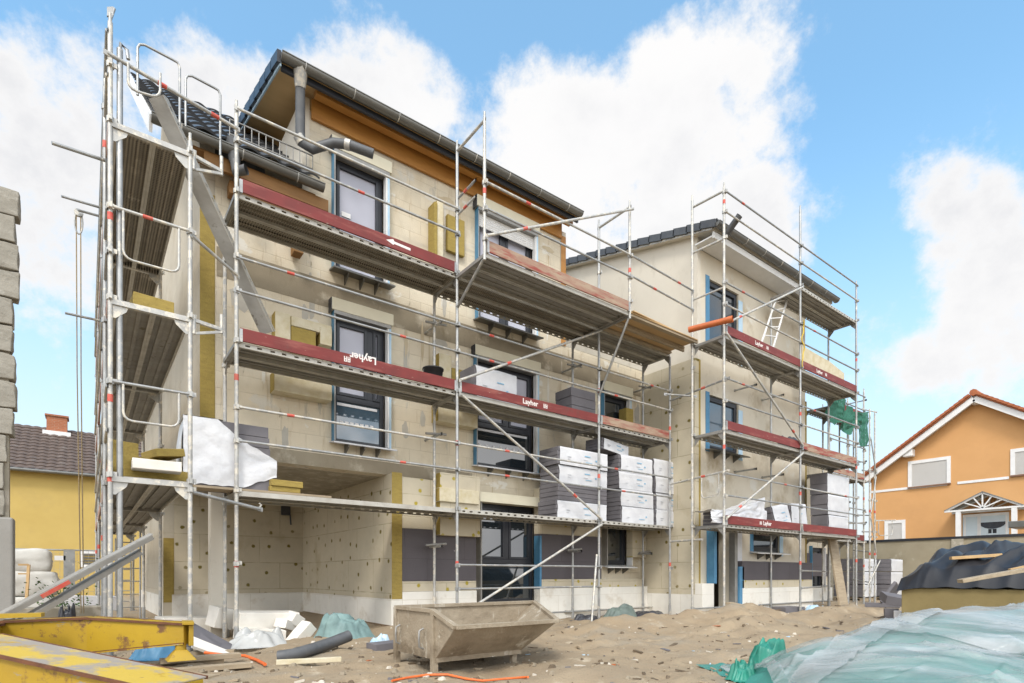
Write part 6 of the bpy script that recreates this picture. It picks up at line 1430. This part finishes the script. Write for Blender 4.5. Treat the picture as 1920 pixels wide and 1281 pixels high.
# mesh fence, bags, planter
t = thing('mesh_fence', (-1, 19, 0), 'grey wire mesh site fence before the yellow house', 'fence'); zf = at(100, 1031, Y=19).z; x0, x1 = at(-40, 1000, Y=19).x, at(200, 1000, Y=19).x
q = MB(); q.tube((x0, 19, zf), (x1, 19, zf), .022, 6); q.tube((x0, 19, .15), (x1, 19, .15), .022, 6); obj('frame', q, M['steel'], t)
xq = at(130, 1050, Y=18.98).x; q = MB(); q.box(xq - .12, xq + .12, 18.94, 19.02, 0, zf + .02); obj('fence_post', q, M['steel'], t)
q = MB(); x = x0
while x < x1: q.tube((x, 19, .15), (x, 19, zf), .003, 4); x += .12
z = .3
while z < zf: q.tube((x0, 19, z), (x1, 19, z), .003, 4); z += .2
obj('wire_mesh', q, M['steel'], t)
a = at(102, 1042, Y=18.95); c_ = at(123, 1051, Y=18.95); q = MB(); q.box(a.x, c_.x, 18.94, 18.955, c_.z, a.z); obj('sign_plate', q, M['white'], t)
bagm = simple('white woven bag', (.60, .59, .55), (.5, .48, .44), 4, rough=.8, bs=.4, bscale=12)
def bag(label, c, s):
    q = bmesh.new(); bmesh.ops.create_cube(q, size=1); bmesh.ops.subdivide_edges(q, edges=q.edges, cuts=5, use_grid_fill=True)
    for v in q.verts:
        x, y, z = v.co; k = 1 + .12 * cos(z * 3) - .06; v.co = V((x * s[0] * k, y * s[1] * k, (z + .5) * s[2])) + N.noise_vector(v.co * 3 + V(c)) * .07
    me = bpy.data.meshes.new('bulk_bag'); q.to_mesh(me); q.free(); me.materials.append(bagm)
    for f in me.polygons: f.use_smooth = True
    o = bpy.data.objects.new('bulk_bag', me); C.objects.link(o); o.location = c; k = o.modifiers.new('s', 'SUBSURF'); k.levels = k.render_levels = 1
    return tag(o, label, 'bag', 'white bulk bags')
p_ = at(50, 1100, Y=16.5); bag('lowest of the three white bulk bags stacked by the mesh fence', (p_.x, 16.5, -.02), (1.0, .9, .52)); bag('middle one of the three white bulk bags by the mesh fence', (p_.x + .06, 16.5, .48), (.95, .85, .55)); bag('topmost of the three white bulk bags by the mesh fence', (p_.x - .03, 16.5, 1.0), (.9, .8, .5))
t = thing('timber_frame', (p_.x, 15.8, 0), 'thin orange timber frame leaning on the white bulk bags', 'frame'); q = MB(); a = at(34, 1059, Y=15.8); c_ = at(54, 1059, Y=15.8); e_ = at(50, 1122, Y=15.7)  # a plain timber frame, not a trestle
q.bar(a, c_, .05, .04); q.bar(c_, e_, .05, .04); q.bar(at(34, 1076, Y=15.8), at(53, 1076, Y=15.8), .04, .03); obj('bar', q, M['plywood'], t)
p_ = at(165, 1113, Y=15); slab_thing('white wrapped board bundle lying before the mesh fence', (p_.x, 15.2, .2), (1.0, .5, .3), 'film', (0, .05, .1), 'foam_board', 'foam board')
p_ = at(108, 1146, Y=12); t = slab_thing('grey concrete trough below the leaning planks', (p_.x, 12, 0), (1.3, .45, .42), 'concrete', (0, 0, .05), 'planter', 'trough', bev=.015)
leaf = simple('leaf green', (.09, .16, .04), (.05, .10, .025), 5, rough=.6); random.seed(3)
pt_ = at(115, 1125, Y=12.1); t = thing('weed_plant', (pt_.x, 12.1, .3), 'leafy green weed growing out of the grey trough', 'plant'); q = MB()
for i in range(170):
    d_ = V((random.gauss(0, .24), random.gauss(0, .14), abs(random.gauss(0, .22)))); c_ = pt_ * 1 + d_; c_.z = .42 + d_.z; a1 = V((random.uniform(-1, 1), random.uniform(-1, 1), random.uniform(-.3, .8))).normalized() * .06; b1 = a1.cross(V((random.random(), random.random(), 1))).normalized() * .02
    q.add([c_, c_ + a1 * .5 + b1, c_ + a1, c_ + a1 * .5 - b1], [(0, 1, 2, 3)])
obj('foliage', q, leaf, t, fix=False); q = MB()
for i in range(7): q.path([V((pt_.x + random.uniform(-.1, .1), 12.1, .40)), V((pt_.x + random.uniform(-.3, .3), 12.1 + random.uniform(-.1, .1), .75))], .006, 5)
obj('stem', q, leaf, t)
p_ = at(126, 1138, Y=11.5); crumple('rubbish_bag', 'black rubbish bag beside the grey trough', 'bag', (p_.x, 11.6, .05), .16, .14, .42, M['black_pl'], 30)
